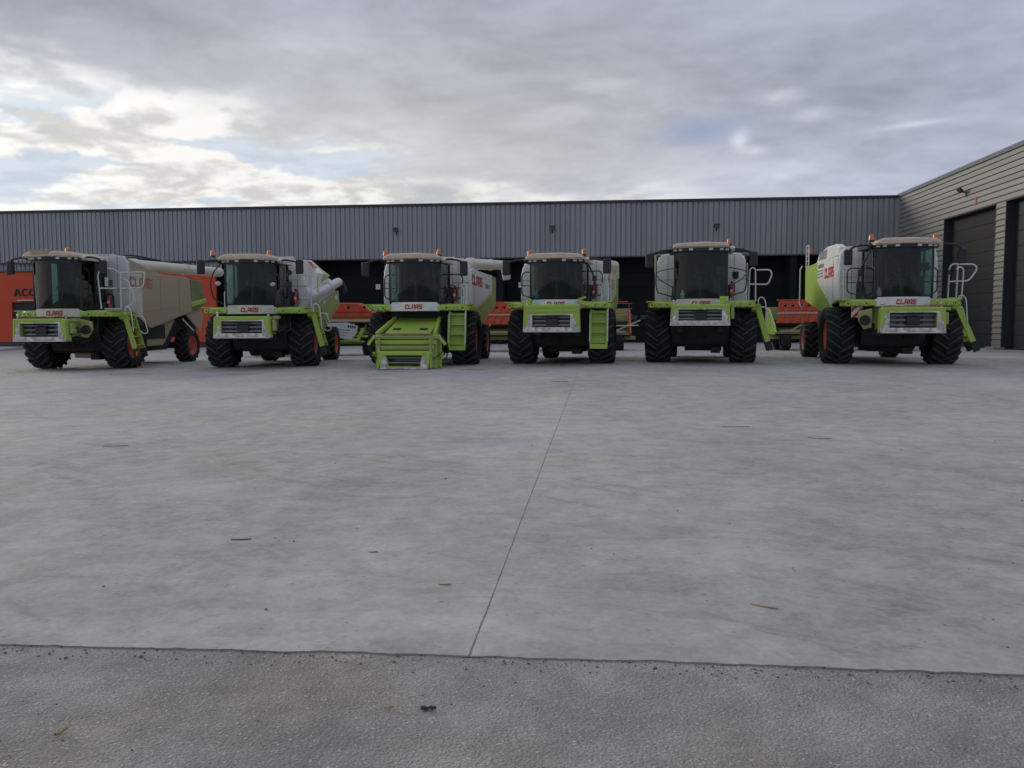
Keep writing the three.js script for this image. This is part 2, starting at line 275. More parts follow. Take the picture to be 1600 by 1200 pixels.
  for (const [zn, x0, x1, k] of [[A, -6.4, 4.4, 520], [Bz, -16, 10.5, 60], [Cz, -62, 24, 60]]) {
    const l = lay(zn, x0, JOINT, left, k), r = lay(zn, JOINT, x1, right, k);
    if (zn === A) { put('slab_edge', skirt(x0, JOINT, left), dirt, l); put('slab_edge', skirt(JOINT, x1, right), dirt, r); }
  }
  for (const q of [[-62, -6.4, EDGE, zA], [4.4, 24, EDGE, zA], [-62, -16, zA, zB], [10.5, 24, zA, zB]]) { const zn = zone(...q, 512, false, 0, 4); lay(zn, q[0], q[1], same, 60); }
  const near = A.box;
  // dirt lodged in the joint and crumbs along the slab's edge
  struct(put('joint_filling', sheet(JOINT - 0.03, JOINT + 0.03, EDGE + 0.01, -58, -0.0025, near, 1, 200), dirt, scene));
  const crumbs = new B();
  const stone = (x, z, r, y) => { const g = new THREE.IcosahedronGeometry(r, 0), p = g.attributes.position; g.scale(0.7 + rnd() * 0.6, 0.45 + rnd() * 0.4, 0.7 + rnd() * 0.6).rotateY(rnd() * 6); crumbs.add(g.translate(x, y + groundY(x) + r * 0.3, z)); };
  for (let i = 0; i < 420; i++) { const x = (rnd() - 0.5) * 5.4; stone(x, EDGE + Math.pow(rnd(), 2) * 0.14 - 0.01, 0.002 + rnd() * rnd() * 0.006, -0.006); }
  for (let i = 0; i < 260; i++) { const z = -1.7 - rnd() * 1.4, x = (rnd() - 0.5) * 5; stone(x, z, 0.0015 + rnd() * rnd() * rnd() * 0.009, -0.006); }
  for (let i = 0; i < 190; i++) { const z = -3.2 - Math.pow(rnd(), 1.3) * 17, x = (rnd() - 0.5) * 1.3 * Math.abs(z); stone(x, z, 0.002 + rnd() * rnd() * rnd() * 0.014, 0); }
  const cm = crumbs.mesh('gravel', new THREE.MeshStandardMaterial({ map: tex(64, (u, v) => 0.22 + 0.35 * PERM[(Math.floor(u * 64) * 67 + Math.floor(v * 64) * 3) & 65535], 9, true), roughness: 0.95 }));
  cm.userData.kind = 'stuff'; tag(cm, 'small grit and dirt crumbs scattered over the concrete and asphalt', 'grit');
}

// ---------------------------------------------------------------- the long shed behind
const ZB = -56.07, XR = 19.21;
M.clad = new THREE.MeshStandardMaterial({ color: lin(0.305, 0.318, 0.35), roughness: 0.5, metalness: 0.1, bumpMap: tex(128, (u, v) => tfbm(u, v, 5, 4), 0.7), bumpScale: 0.003 });
M.clad2 = M.clad.clone(); M.clad2.color = lin(0.275, 0.288, 0.32); M.clad3 = M.clad.clone(); M.clad3.color = lin(0.33, 0.343, 0.375);
M.flash = new THREE.MeshStandardMaterial({ color: lin(0.03, 0.035, 0.045), roughness: 0.5 });
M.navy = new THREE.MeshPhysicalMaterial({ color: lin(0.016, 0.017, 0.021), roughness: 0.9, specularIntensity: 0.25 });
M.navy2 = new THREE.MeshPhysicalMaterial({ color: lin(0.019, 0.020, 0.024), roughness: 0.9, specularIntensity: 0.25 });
M.plank = [0, 1, 2].map((k) => new THREE.MeshStandardMaterial({ color: lin(0.24 + 0.012 * k, 0.236 + 0.012 * k, 0.222 + 0.012 * k), roughness: 0.5, metalness: 0.1, bumpMap: M.clad.bumpMap, bumpScale: 0.002 }));
M.door1 = new THREE.MeshPhysicalMaterial({ color: lin(0.040, 0.041, 0.041), roughness: 0.7, specularIntensity: 0.4 }); M.door2 = new THREE.MeshStandardMaterial({ color: lin(0.018, 0.023, 0.031), roughness: 0.6 });
M.office = new THREE.MeshStandardMaterial({ map: tex(256, (u, v) => { const t = tfbm(u, v, 5); return [0.78 + 0.08 * (t - 0.5), 0.29 + 0.04 * (t - 0.5), 0.17 + 0.03 * (t - 0.5)]; }, 0.3, true), roughness: 0.6 });
const shed = thing('long_shed', 'long grey ribbed metal shed closing the yard behind the harvesters', 'shed', [0, 0, ZB]);
{
  const rib = (h) => {                                     // one sheet of three ribs, a metre wide, standing on y = 0
    const pts = [[0, 0]]; for (let k = 0; k < 3; k++) { const x = k / 3; pts.push([x + 0.012, 0], [x + 0.03, -0.075], [x + 0.098, -0.075], [x + 0.118, 0], [x + 0.215, 0.0], [x + 0.221, -0.006], [x + 0.229, -0.006], [x + 0.235, 0]); }
    pts.push([1, 0]); const pos = [];
    for (let i = 0; i + 1 < pts.length; i++) { const [a, b] = [pts[i], pts[i + 1]]; pos.push(a[0], 0, a[1], b[0], 0, b[1], b[0], h, b[1], a[0], 0, a[1], b[0], h, b[1], a[0], h, a[1]); }
    const g = new THREE.BufferGeometry(); g.setAttribute('position', new THREE.Float32BufferAttribute(pos, 3)); g.computeVertexNormals(); return boxUV(g);
  };
  const hi = rib(3.55), lo = rib(0.72), mats = [M.clad, M.clad2, M.clad3, M.clad];
  for (let i = 0; i < 82; i++) { const m = put('cladding_sheet', hi, mats[Math.floor(rnd() * 4)], shed); m.position.set(XR - 1.02 - i, 5.72, 0.06 + (i % 2) * 0.004); }
  for (let i = 0; i < 34; i++) { const m = put('cladding_sheet', lo, mats[Math.floor(rnd() * 4)], shed); m.position.set(-27.0 - i, 5.12, -0.02); }
  new B().box(86, 0.17, 0.5, -23.9, 9.33, -0.1).mesh('roof_flashing', M.flash, shed);
  new B().box(82, 0.09, 0.16, -21.9, 5.70, 0.06).mesh('drip_flashing', M.flash, shed);
  new B().box(0.14, 3.5, 0.2, XR - 0.09, 7.5, 0.03).mesh('corner_flashing', M.clad3, shed);
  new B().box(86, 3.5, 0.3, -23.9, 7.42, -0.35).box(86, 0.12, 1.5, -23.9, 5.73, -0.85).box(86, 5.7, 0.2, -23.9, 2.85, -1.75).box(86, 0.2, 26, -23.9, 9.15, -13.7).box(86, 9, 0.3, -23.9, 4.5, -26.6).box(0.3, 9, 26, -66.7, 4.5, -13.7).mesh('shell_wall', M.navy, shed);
  // door bays: dark posts and sectional doors of wide leaves
  const doorPanel = (w) => new RoundedBoxGeometry(w, 0.93, 0.05, 1, 0.012);
  const gp = boxUV(doorPanel(5.9).toNonIndexed());
  for (let bay = 0; bay < 7; bay++) {
    const x = 16.0 - bay * 6.4;
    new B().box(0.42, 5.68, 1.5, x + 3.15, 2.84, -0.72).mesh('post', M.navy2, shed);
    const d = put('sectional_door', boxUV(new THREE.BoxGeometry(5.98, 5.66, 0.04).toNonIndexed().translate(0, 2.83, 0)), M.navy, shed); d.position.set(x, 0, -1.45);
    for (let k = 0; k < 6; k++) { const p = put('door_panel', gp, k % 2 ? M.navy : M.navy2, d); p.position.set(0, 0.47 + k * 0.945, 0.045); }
    if (bay === 1 || bay === 2) for (let k = 0; k < 9; k++) { const w = put('pane', new THREE.BoxGeometry(0.42, 0.3, 0.02), M.paneDark ??= new THREE.MeshPhysicalMaterial({ color: lin(0.06, 0.075, 0.095), roughness: 0.12, clearcoat: 1 }), d); w.position.set(-2.5 + k * 0.62, 1.72, 0.078); }
  }
}
// orange reception front at the far left
const office = thing('reception_front', 'orange reception front with black letters at the shed\'s left end', 'office front', [-39.5, groundY(-40), ZB + 0.25]);
{
  const w0 = -13, w1 = 13.2, H = 5.42;                      // local x
  const wall = new B();
  const doorL = -2.0, doorR = -0.4 + 0.9;
  wall.box(doorL - w0, H, 0.22, (w0 + doorL) / 2, H / 2, 0).box(w1 - doorR, H, 0.22, (w1 + doorR) / 2, H / 2, 0).box(doorR - doorL, H - 3.3, 0.22, (doorL + doorR) / 2, (H + 3.3) / 2, 0);
  wall.mesh('wall', M.office, office);
  new B().box(w1 - w0 + 0.1, 0.08, 0.3, (w0 + w1) / 2, H + 0.04, 0.02).mesh('coping', M.flash, office);
  new B().box(doorR - doorL, 3.3, 0.05, (doorL + doorR) / 2, 1.65, -0.09).mesh('door', M.door2, office);
  new B().box(1.6, 0.06, 0.5, -0.5, 3.42, 0.25).mesh('door_canopy', M.paper, office);
  for (let k = 0; k < 3; k++) new B().box(0.05, 5.0, 0.03, 4.2 + k * 3, 2.6, 0.118).mesh('panel_joint', M.faded, office);
  const win = new B().box(1.5, 1.9, 0.06, -3.82, 2.45, 0.12).mesh('window', M.flash, office);
  new B().box(1.32, 1.72, 0.02, -3.82, 2.45, 0.152).mesh('pane', new THREE.MeshPhysicalMaterial({ color: lin(0.38, 0.42, 0.47), roughness: 0.2, clearcoat: 1 }), win);
  new B().box(w1 - w0, 0.35, 0.02, (w0 + w1) / 2, 0.3, 0.122).mesh('plinth', M.flash, office);
  const t = new TextGeometry('ACCUEIL', { font, size: 0.44, depth: 0.05, curveSegments: 4, bevelEnabled: false }); t.scale(1.38, 1.18, 1);
  const tm = put('lettering', t, M.black, office); tm.position.set(-1.78, 3.74, 0.115);
  const ps = new B().polyY([[-25, -0.1], [-0.9, -0.1], [2.2, 8.0], [-25, 12]], 0, 0.15, 0.02).mesh('pavement', new THREE.MeshStandardMaterial({ map: tex(128, (u, v) => 0.74 + 0.10 * (tfbm(u, v, 6) - 0.5), 0.6, true), roughness: 0.85 }));
  struct(ps); ps.position.copy(office.position);
}
// ---------------------------------------------------------------- the workshop on the right, clad in horizontal boards
const shop = thing('workshop', 'workshop with pale horizontal board cladding and tall recessed doors on the right', 'workshop', [XR, 0, ZB]);
{
  const P = 0.285;
  const board = (L) => new B().polyZ([[0.02, 0.0], [-0.034, 0.0], [-0.05, 0.02], [-0.05, 0.05], [-0.024, 0.252], [-0.002, 0.268], [0.02, 0.268]], 0, L, 0).g[0];
  const cache = {};
  const row = (y, z0, z1) => { const L = z1 - z0, k = L.toFixed(2), m = put('cladding_board', cache[k] ??= boxUV(board(L)), M.plank[Math.floor(rnd() * 3)], shop); m.position.set(0, y, z0); };
  const top = 7.03, d1 = [7.2, 13.3], d2 = [14.25, 20.4], end = 32;
  for (let k = 0; k < 8; k++) row(top + k * P, 0.02, end);
  for (let k = 0; k < 25; k++) { const y = top - (k + 1) * P; if (y < -0.12) break; row(Math.max(y, 0.0), 0.02, d1[0]); row(Math.max(y, 0.0), d1[1], d2[0]); row(Math.max(y, 0.0), d2[1], end); }
  new B().box(0.34, 0.22, end, 0.06, 9.38, end / 2).mesh('roof_flashing', new THREE.MeshStandardMaterial({ color: lin(0.10, 0.11, 0.135), roughness: 0.45, metalness: 0.2 }), shop);
  new B().box(0.3, 9.2, 7.2, 0.2, 4.6, 3.6).box(0.3, 2.2, 25, 0.2, 8.15, 19.5).box(0.3, 7.05, 0.93, 0.2, 3.52, 13.775).box(0.3, 7.05, 11.6, 0.2, 3.52, 26.2).box(14, 0.2, end, 7.2, 9.2, end / 2).box(0.3, 9.2, end, 14, 4.6, end / 2).box(14, 9.2, 0.3, 7, 4.6, end).mesh('shell_wall', M.navy2, shop);
  new B().box(0.5, 0.07, d1[1] - d1[0], 0.2, 7.0, (d1[0] + d1[1]) / 2).box(0.5, 7, 0.06, 0.2, 3.5, d1[0] + 0.02).box(0.5, 7, 0.06, 0.2, 3.5, d1[1] - 0.02).mesh('door_reveal', M.flash, shop);
  new B().box(0.5, 0.07, d2[1] - d2[0], 0.2, 7.0, (d2[0] + d2[1]) / 2).box(0.5, 7, 0.06, 0.2, 3.5, d2[0] + 0.02).box(0.5, 7, 0.06, 0.2, 3.5, d2[1] - 0.02).mesh('door_reveal', M.flash, shop);
  for (const [[a, b], mat, rec] of [[d1, M.door1, 0.42], [d2, M.door2, 0.42]]) {
    const d = put('sectional_door', boxUV(new THREE.BoxGeometry(0.04, 7.3, b - a + 0.2).toNonIndexed()), mat, shop); d.position.set(rec + 0.06, 3.53, (a + b) / 2);
    const g = boxUV(new RoundedBoxGeometry(0.05, 0.685, b - a - 0.12, 1, 0.01).toNonIndexed());
    for (let k = 0; k < 10; k++) { const p = put('door_panel', g, mat, d); p.position.set(-0.045, -3.18 + k * 0.695, 0); }
    const w = put('pane', new THREE.BoxGeometry(0.02, 0.42, 0.62), M.paneDark, d); w.position.set(-0.074, -1.40, mat === M.door1 ? 1.3 : -0.9);
  }
  struct(new B().box(0.5, 0.12, 0.9, XR - 0.2, 0.06, ZB + 14.0).mesh('kerb', new THREE.MeshStandardMaterial({ color: lin(0.3, 0.29, 0.27), roughness: 0.9 })));
  new B().box(0.012, 0.34, 0.16, -0.06, 7.5, 11.1).box(0.012, 0.1, 0.3, -0.058, 7.34, 11.0).mesh('paint_mark', new THREE.MeshStandardMaterial({ color: lin(0.5, 0.12, 0.07), roughness: 0.7 }), shop);
}
// floodlights on brackets
function floodlight(x, y, z, turn, label) {
  const f = thing('floodlight', label, 'floodlight', [x, y, z], turn, 'floodlights on the sheds');
  new B().box(0.06, 0.3, 0.05, 0, -0.12, 0.03).bar([0, -0.05, 0.03], [0, -0.02, 0.3], 0.05).mesh('bracket', M.black, f);
  const h = new B().box(0.36, 0.28, 0.12, 0, 0.06, 0.32, 0.75, 0, 0).mesh('lamp_housing', M.black, f);
  new B().box(0.3, 0.22, 0.02, 0, 0.015, 0.372, 0.75, 0, 0).mesh('lamp_glass', M.lampGlass ??= new THREE.MeshPhysicalMaterial({ color: lin(0.12, 0.13, 0.14), roughness: 0.2, clearcoat: 1 }), h);
}
floodlight(-13.52, 7.6, ZB + 0.06, 0, 'black floodlight on the ribbed shed above the cab with a lowered header front');
floodlight(-2.94, 7.58, ZB + 0.06, 0, 'black floodlight on the ribbed shed, middle one of its three');
floodlight(7.77, 7.55, ZB + 0.06, 0, 'black floodlight on the ribbed shed nearest the workshop corner');
floodlight(XR - 0.05, 8.1, -46.1, -Math.PI / 2, 'black floodlight on the pale board wall above the workshop door');
for (const [x, y, label] of [[-14.85, 3.85, 'small white notice on the dark doors right of the white-tanked harvester'], [-5.05, 3.9, 'small white notice on the dark doors left of the harvester with dusty roof']]) {
  const n = thing('notice', label, 'notice', [x, y, ZB + 0.1]); new B().box(0.3, 0.34, 0.02, 0, 0, 0).mesh('board', M.paper, n); new B().box(0.2, 0.03, 0.006, 0, 0.06, 0.012).box(0.2, 0.03, 0.006, 0, -0.02, 0.012).mesh('printing', M.logoGrey, n);
}
// ---------------------------------------------------------------- tyres and wheels
function tyreGeo(R, W, n, lug, tread) {                           // axle along x
  const b = new B(), r0 = R * 0.56, T = R - lug, prof = [];
  for (const [x, r] of [[-0.36, r0], [-0.43, r0 + 0.03], [-0.5, r0 + (T - r0) * 0.45], [-0.49, r0 + (T - r0) * 0.75], [-0.455, T - 0.045], [-0.40, T - 0.012], [-0.2, T], [0, T + 0.004], [0.2, T], [0.40, T - 0.012], [0.455, T - 0.045], [0.49, r0 + (T - r0) * 0.75], [0.5, r0 + (T - r0) * 0.45], [0.43, r0 + 0.03], [0.36, r0]]) prof.push(new THREE.Vector2(r, x * W));
  if (!tread) { b.add(new THREE.LatheGeometry(prof, 40).rotateZ(Math.PI / 2)); return boxUV(mergeGeometries(b.g)); }
  const pos = [], rb = (t) => (t < 0.8 ? T : t < 0.92 ? T - 0.014 : T - 0.05);
  const steps = [-0.06, 0.18, 0.42, 0.66, 0.84, 0.985], half = 0.030;
  for (const s of [-1, 1]) for (let i = 0; i < n; i++) {
    const p0 = (2 * Math.PI * (i + (s > 0 ? 0.5 : 0))) / n, ring = steps.map((t, q) => {
      const x = s * t * W * 0.5, ph = p0 - (Math.pow(Math.max(t, 0), 0.9)) * 0.40 * (0.85 / R) * (W / 0.85), r = rb(t) - 0.012, rt = r + 0.012 + lug * (q === 0 ? 0.7 : q === 5 ? 0.75 : 1), hw = half * (q === 0 ? 0.7 : q === 5 ? 1.25 : 1) / R;
      const at = (a, rr) => [x, rr * Math.cos(a), rr * Math.sin(a)];
      return [at(ph - hw * 1.35, r), at(ph - hw, rt), at(ph + hw, rt), at(ph + hw * 1.35, r)];
    });
    const quad = (a, c, d, e) => pos.push(...a, ...c, ...d, ...a, ...d, ...e);
    for (let q = 0; q < 5; q++) for (let e = 0; e < 3; e++) quad(ring[q][e], ring[q + 1][e], ring[q + 1][e + 1], ring[q][e + 1]);
    quad(...ring[0]); quad(...ring[5]);
  }
  const g = new THREE.BufferGeometry(); g.setAttribute('position', new THREE.Float32BufferAttribute(pos, 3)); g.computeVertexNormals(); boxUV(g); b.add(g);
  const m = mergeGeometries(b.g); return boxUV(m);
}
function rimGeo(R, W) {                                    // outer face towards +x
  const r0 = R * 0.575, p = [[0.0, 0.10], [0.10, 0.10], [0.16, 0.08], [0.2, 0.02], [r0 * 0.55, -0.03], [r0 * 0.8, 0.02], [r0 * 0.86, 0.10], [r0 * 0.95, 0.17], [r0, 0.19], [r0, 0.165], [r0 * 0.9, 0.1]].map(([r, x]) => new THREE.Vector2(r, x * (W / 0.8)));
  const b = new B(); b.add(new THREE.LatheGeometry(p, 28).rotateZ(-Math.PI / 2));
  for (let i = 0; i < 10; i++) { const a = (i / 10) * 2 * Math.PI; b.cyl([0, 0.15 * Math.cos(a), 0.15 * Math.sin(a)], [0.115, 0.15 * Math.cos(a), 0.15 * Math.sin(a)], 0.016, 0.016, 6); }
  return boxUV(mergeGeometries(b.g));
}
const TY = { front: [0.9, 0.83], rear: [0.68, 0.58], trailer: [0.42, 0.42] };
const tyreG = { front: tyreGeo(0.9, 0.83, 18, 0.078), rear: tyreGeo(0.68, 0.58, 16, 0.055) }, treadG = { front: tyreGeo(0.9, 0.83, 18, 0.078, true), rear: tyreGeo(0.68, 0.58, 16, 0.055, true) };
const rimG = { front: rimGeo(0.9, 0.83), rear: rimGeo(0.68, 0.58) };
function wheel(kind, name, x, z, parent, steer = 0, roll = 0) {
  const t = put(name, tyreG[kind], M.rubber, parent); t.position.set(x, TY[kind][0] - 0.012, z); t.rotation.set(roll, 0, 0);
  if (steer) { t.rotation.order = 'YXZ'; t.rotation.set(roll, steer, 0); }
  put('tread_bars', treadG[kind], M.lug, t);
  const r = put('rim', rimG[kind], M.orangeRim, t); r.position.x = Math.sign(x) * 0.1; if (x < 0) r.rotation.y = Math.PI; return t;
}
// the maker's block lettering as raised shapes, W x H, centred, facing +z
function blockLetters(W, H, depth, slant = 0.16) {
  const b = new B(), cw = W / 5, g = cw * 0.14, w = cw - g, s = w * 0.27, v = H * 0.24;
  const poly = (p, x) => b.add(extrude(p.map(([a, c]) => [x + a + (c - H / 2) * slant, c - H / 2]), depth, 0));
  const C = [[0, 0], [w, 0], [w, v * 1.3], [w - s, v * 1.3], [w - s, v], [s, v], [s, H - v], [w - s, H - v], [w - s, H - v * 1.3], [w, H - v * 1.3], [w, H], [0, H]];
  const Lr = [[0, 0], [w, 0], [w, v], [s, v], [s, H], [0, H]];
  const A = [[0, 0], [s, 0], [s, H * 0.28], [w - s, H * 0.28], [w - s, 0], [w, 0], [w, H], [0, H]], Ah = [[s, H * 0.48], [w - s, H * 0.48], [w - s, H - v * 0.8], [s, H - v * 0.8]];
  const Ss = [[0, 0], [w, 0], [w, H * 0.6], [s, H * 0.6], [s, H - v], [w, H - v], [w, H], [0, H], [0, H * 0.4], [w - s, H * 0.4], [w - s, v], [0, v]];
  const x0 = -W / 2 + g / 2; poly(C, x0); poly(Lr, x0 + cw); poly(Ss, x0 + 4 * cw);
  for (const k of [2, 3]) { const q = (p) => p.map(([a, c]) => [x0 + k * cw + a + (c - H / 2) * slant, c - H / 2]); b.add(extrude(q(A), depth, 0, q(Ah))); }
  return mergeGeometries(b.g);
}
function pane(f, nu, nv) {                                 // a single curved sheet, f(u, v) with u in -1..1 and v in 0..1
  const g = new THREE.PlaneGeometry(2, 1, nu, nv), p = g.attributes.position;
  for (let i = 0; i < p.count; i++) p.setXYZ(i, ...f(p.getX(i), p.getY(i) + 0.5));
  g.computeVertexNormals(); return g;
}
function strawHeap(n, x0, x1, y, z0, z1, r, amp = 0.05) {
  const b = new B();
  for (let i = 0; i < n; i++) { const x = mix(x0, x1, r()), z = mix(z0, z1, r()), L = 0.05 + r() * 0.13, h = amp * (0.3 + vnoise(x * 4 + 9, z * 4)) * r(); b.add(new THREE.BoxGeometry(L, 0.007, 0.009).applyMatrix4(new THREE.Matrix4().makeRotationFromEuler(new THREE.Euler(0, r() * 6, (r() - 0.5) * 0.9))).translate(x, y + h, z)); }
  b.add(pane((u, v) => { const x = mix(x0, x1, (u + 1) / 2), z = mix(z0, z1, v); return [x, y - 0.01 + amp * Math.sqrt(Math.max(0, 1 - u * u)) * Math.sin(Math.PI * v) * (0.3 + 1.2 * fbm(x * 5, z * 5 + y, 3)), z]; }, 30, 8));
  return b;
}
// ---------------------------------------------------------------- the combine harvesters
const SIGN = blockLetters(0.56, 0.145, 0.012);
function combine(o) {
  const c = thing('combine_harvester', o.label, 'combine harvester', [o.x, groundY(o.x), o.z], o.yaw * rad, 'combine harvesters parked in a row');
  const r = mulberry(o.seed), white = o.white ?? M.white, green = o.green ?? M.green, zr = o.wheelbase, E = o.end;
  // running gear
  for (const s of [-1, 1]) { wheel('front', 'front_tyre', s * (o.track ?? 1.38), 0, c, 0, r() * 6); wheel('rear', 'rear_tyre', s * (o.rearTrack ?? 1.16), zr, c, o.steer ?? 0, r() * 6); }
  new B().box(2.2, 0.62, 0.55, 0, 0.86, 0).cyl([-1.2, 0.86, 0], [1.2, 0.86, 0], 0.24).mesh('front_axle', M.dark, c);
  new B().box(2.0, 0.2, 0.24, 0, 0.66, zr).box(0.5, 0.5, 0.4, 0, 0.85, zr).bar([-0.8, 0.66, zr], [-0.3, 1.0, zr + 0.9], 0.1).bar([0.8, 0.66, zr], [0.3, 1.0, zr + 0.9], 0.1).mesh('rear_axle', M.dark, c);
  new B().polyX([[0.95, 1.95], [0.9, 1.25], [0.5, 0.62], [-0.6, 0.5], [zr + 1.2, 0.55], [zr + 0.8, 1.0], [E + 0.5, 1.2], [E + 0.3, 2.5], [-0.3, 2.6]], -0.93, 0.93, 0.03).box(2.6, 0.5, 2.2, 0, 1.25, -2.0).box(0.5, 0.5, 1.6, -0.98, 0.85, -1.6).box(1.2, 0.2, 1.6, 0.1, 0.48, -0.9).box(0.3, 0.2, 0.4, 0.5, 0.42, 0.2).mesh('chassis', M.dark, c);
  const hs = new B(); for (let i = 0; i < 7; i++) { const x = -0.8 + r() * 1.6, z = 0.3 + r() * 0.5; hs.tube([[x, 1.5, z], [x + 0.05, 0.62 + r() * 0.25, z + 0.1], [x + (r() - 0.5) * 0.7, 0.58 + r() * 0.3, z], [x + (r() - 0.5), 1.2, z - 0.2]], 0.018, 0.12, 5); } hs.mesh('hose', M.black, c);
  if (o.belly) { const q = new B(); q.cyl([-0.35, 0.48, 0.1], [0.35, 0.46, 0.05], 0.1).box(0.5, 0.12, 0.2, 0.3, 0.46, 0).mesh('guard_tube', M.taupe, c); }
  // feeder house
  const fy0 = o.fy[0], fy1 = o.fy[1], fm = (fy0 + fy1) / 2, fz = o.low ? 2.75 : 2.32;
  const f = new B();
  f.polyX([[0.75, o.low ? 1.55 : 2.0], [0.9, o.low ? 0.9 : 1.28], [fz, fy0 + 0.06], [fz + 0.05, fy1 - 0.08], [1.3, Math.max(fy1 + 0.04, o.low ? 1.42 : 1.72)]], -0.7, 0.7, 0.03);
  const feeder = f.mesh('feeder_house', o.low ? green : M.greenDusty, c);
  if (!o.low) {
    const w = o.fw ?? 0.89, y0 = fy0, y1 = fy1, a = o.fw ? 0.58 : 0.64, oy0 = y0 + 0.14, oy1 = o.tall ? y0 + 0.50 : y1 - 0.15;
    new B().polyZ([[-w, y0 + 0.03], [w, y0 + 0.03], [w - 0.03, y1 - 0.05], [w - 0.08, y1], [-w + 0.08, y1], [-w + 0.03, y1 - 0.05]], fz, fz + 0.30, 0.015, [[-a, oy0], [-a, oy1], [a, oy1], [a, oy0]]).mesh('feeder_frame', green, feeder);
    new B().box(2 * a + 0.24, 0.02, 0.02, 0, oy1 + 0.085, fz + 0.305).box(0.03, y1 - y0 - 0.12, 0.02, -w + 0.07, fm + 0.03, fz + 0.305).box(0.03, y1 - y0 - 0.12, 0.02, w - 0.07, fm + 0.03, fz + 0.305).mesh('frame_rib', green, feeder);
    if (o.tall) for (let k = 0; k < 2; k++) new B().box(2 * w - 0.2, 0.035, 0.05, 0, y1 - 0.07 - k * 0.13, fz + 0.31).mesh('frame_step', green, feeder);
    // bright worn metal round the mouth, ragged where the paint has gone
    const wear = o.wear ?? 0.5, out = [[w - 0.01, y0 + 0.012], [-w + 0.01, y0 + 0.012]], side = (sx) => { const p = []; for (let i = 0; i <= 9; i++) { const t = i / 9, x = mix(w - 0.015, a + 0.07, Math.pow(t, 0.55)) + (r() - 0.5) * 0.09 * (t > 0 && t < 1), y = mix(y0 + 0.07 + 0.12 * wear, oy1 + 0.035, Math.pow(t, 1.5 - wear * 0.4)) + (r() - 0.5) * 0.055; p.push([sx * clamp(x, a + 0.03, w - 0.01), Math.min(y, oy1 + 0.05)]); } return p; };
    out.push(...side(-1)); const nt = 8; for (let i = 1; i < nt; i++) out.push([mix(-a, a, i / nt), oy1 + 0.012 + r() * 0.014]); out.push(...side(1).reverse());
    new B().add(extrude(out, 0.014, 0.002, [[-a, oy0], [-a, oy1], [a, oy1], [a, oy0]]).translate(0, 0, fz + 0.301)).box(2 * w, 0.04, 0.3, 0, y0 + 0.01, fz + 0.15).mesh('wear_plate', o.plate ?? M.steel, feeder);
    new B().box(2 * w - 0.1, 0.03, 0.05, 0, y0 + 0.005, fz + 0.31).mesh('lower_lip', M.whiteDusty, feeder);
    new B().box(2 * a, oy1 - oy0 + 0.1, 0.03, 0, (oy0 + oy1) / 2, fz + 0.03).mesh('mouth_back', M.roller, feeder);
    const n = oy1 - oy0 > 0.32 ? 3 : 2;
    for (let k = 0; k < n; k++) new B().cyl([-a, mix(oy0, oy1, (k + 0.5) / n), fz + 0.13], [a, mix(oy0, oy1, (k + 0.5) / n), fz + 0.13], 0.055, 0.055, 14).mesh('feed_roller', M.roller, feeder);
    for (const x of [-0.35, 0.3]) new B().box(0.03, oy1 - oy0, 0.06, x, (oy0 + oy1) / 2, fz + 0.1).mesh('mouth_bar', M.black, feeder);
    new B().box(0.36, (oy1 - oy0) * 0.55, 0.1, 0.02, mix(oy0, oy1, 0.45), fz + 0.2).box(0.5, 0.03, 0.1, 0, oy1 - 0.05, fz + 0.2).mesh('drive_block', M.black, feeder);
    for (const s of [-1, 1]) { new B().cyl([s * (w - 0.1), y1 - 0.02, fz + 0.12], [s * (w - 0.1), y1 + 0.10, fz + 0.12], 0.04).sphere(s * (w - 0.1), y1 + 0.1, fz + 0.12, 0.05).mesh('coupling_hook', M.steel, feeder); }
    if (o.ladder === 'side') { const hq = new B(); for (let k = 0; k < 4; k++) hq.tube([[0.98 + k * 0.05, 1.78, 0.9 + k * 0.1], [1.08 + k * 0.06, 1.45 - k * 0.08, 1.5], [0.98 + r() * 0.15, fy0 + 0.2 + r() * 0.2, 2.0], [w + 0.02, fm + (k - 1.5) * 0.1, fz + 0.1]], 0.02, 0.25, 6); hq.mesh('hose', M.black, c); new B().box(0.1, 0.34, 0.22, w + 0.06, fm + 0.05, fz + 0.02).box(0.16, 0.1, 0.3, w + 0.1, fy1 - 0.04, fz - 0.1).mesh('coupler_box', M.greenDusty, c); }
    if (o.side) { const sx = o.side; new B().polyZ([[sx * 0.93, fy0 + 0.15], [sx * 1.14, fy0 + 0.1], [sx * 1.3, fy0 + 0.34], [sx * 1.3, fy1 - 0.1], [sx * 0.93, fy1 - 0.02]], fz - 0.55, fz - 0.42, 0.02).mesh('drive_guard', M.greenDusty, c); new B().cyl([sx * 1.14, fm, fz - 0.43], [sx * 1.14, fm, fz - 0.36], 0.15).mesh('drive_cover', M.dark, c); }
    if (o.straw) { const h = strawHeap(260, -0.82, 0.82, fy1 + 0.005, fz - 0.12, fz + 0.26, r, 0.075).mesh('straw_layer', o.straw, feeder); h.userData.kind = 'stuff'; }
    for (const s of [-1, 1]) new B().cyl([s * 0.62, 0.95, 0.35], [s * 0.62, fy0 + 0.15, fz - 0.2], 0.06).cyl([s * 0.62, 0.95, 0.35], [s * 0.62, (0.95 + fy0) / 2, 1.3], 0.09).mesh('lift_cylinder', M.dark, c);
    new B().box(1.3, 0.3, 0.9, 0, fy0 + 0.22, 1.5).mesh('feeder_underside', M.greenDusty, feeder);
  } else {                                                // lowered on the ground: a wide stepped adapter with a mouth near the floor
    const X = 0.04;
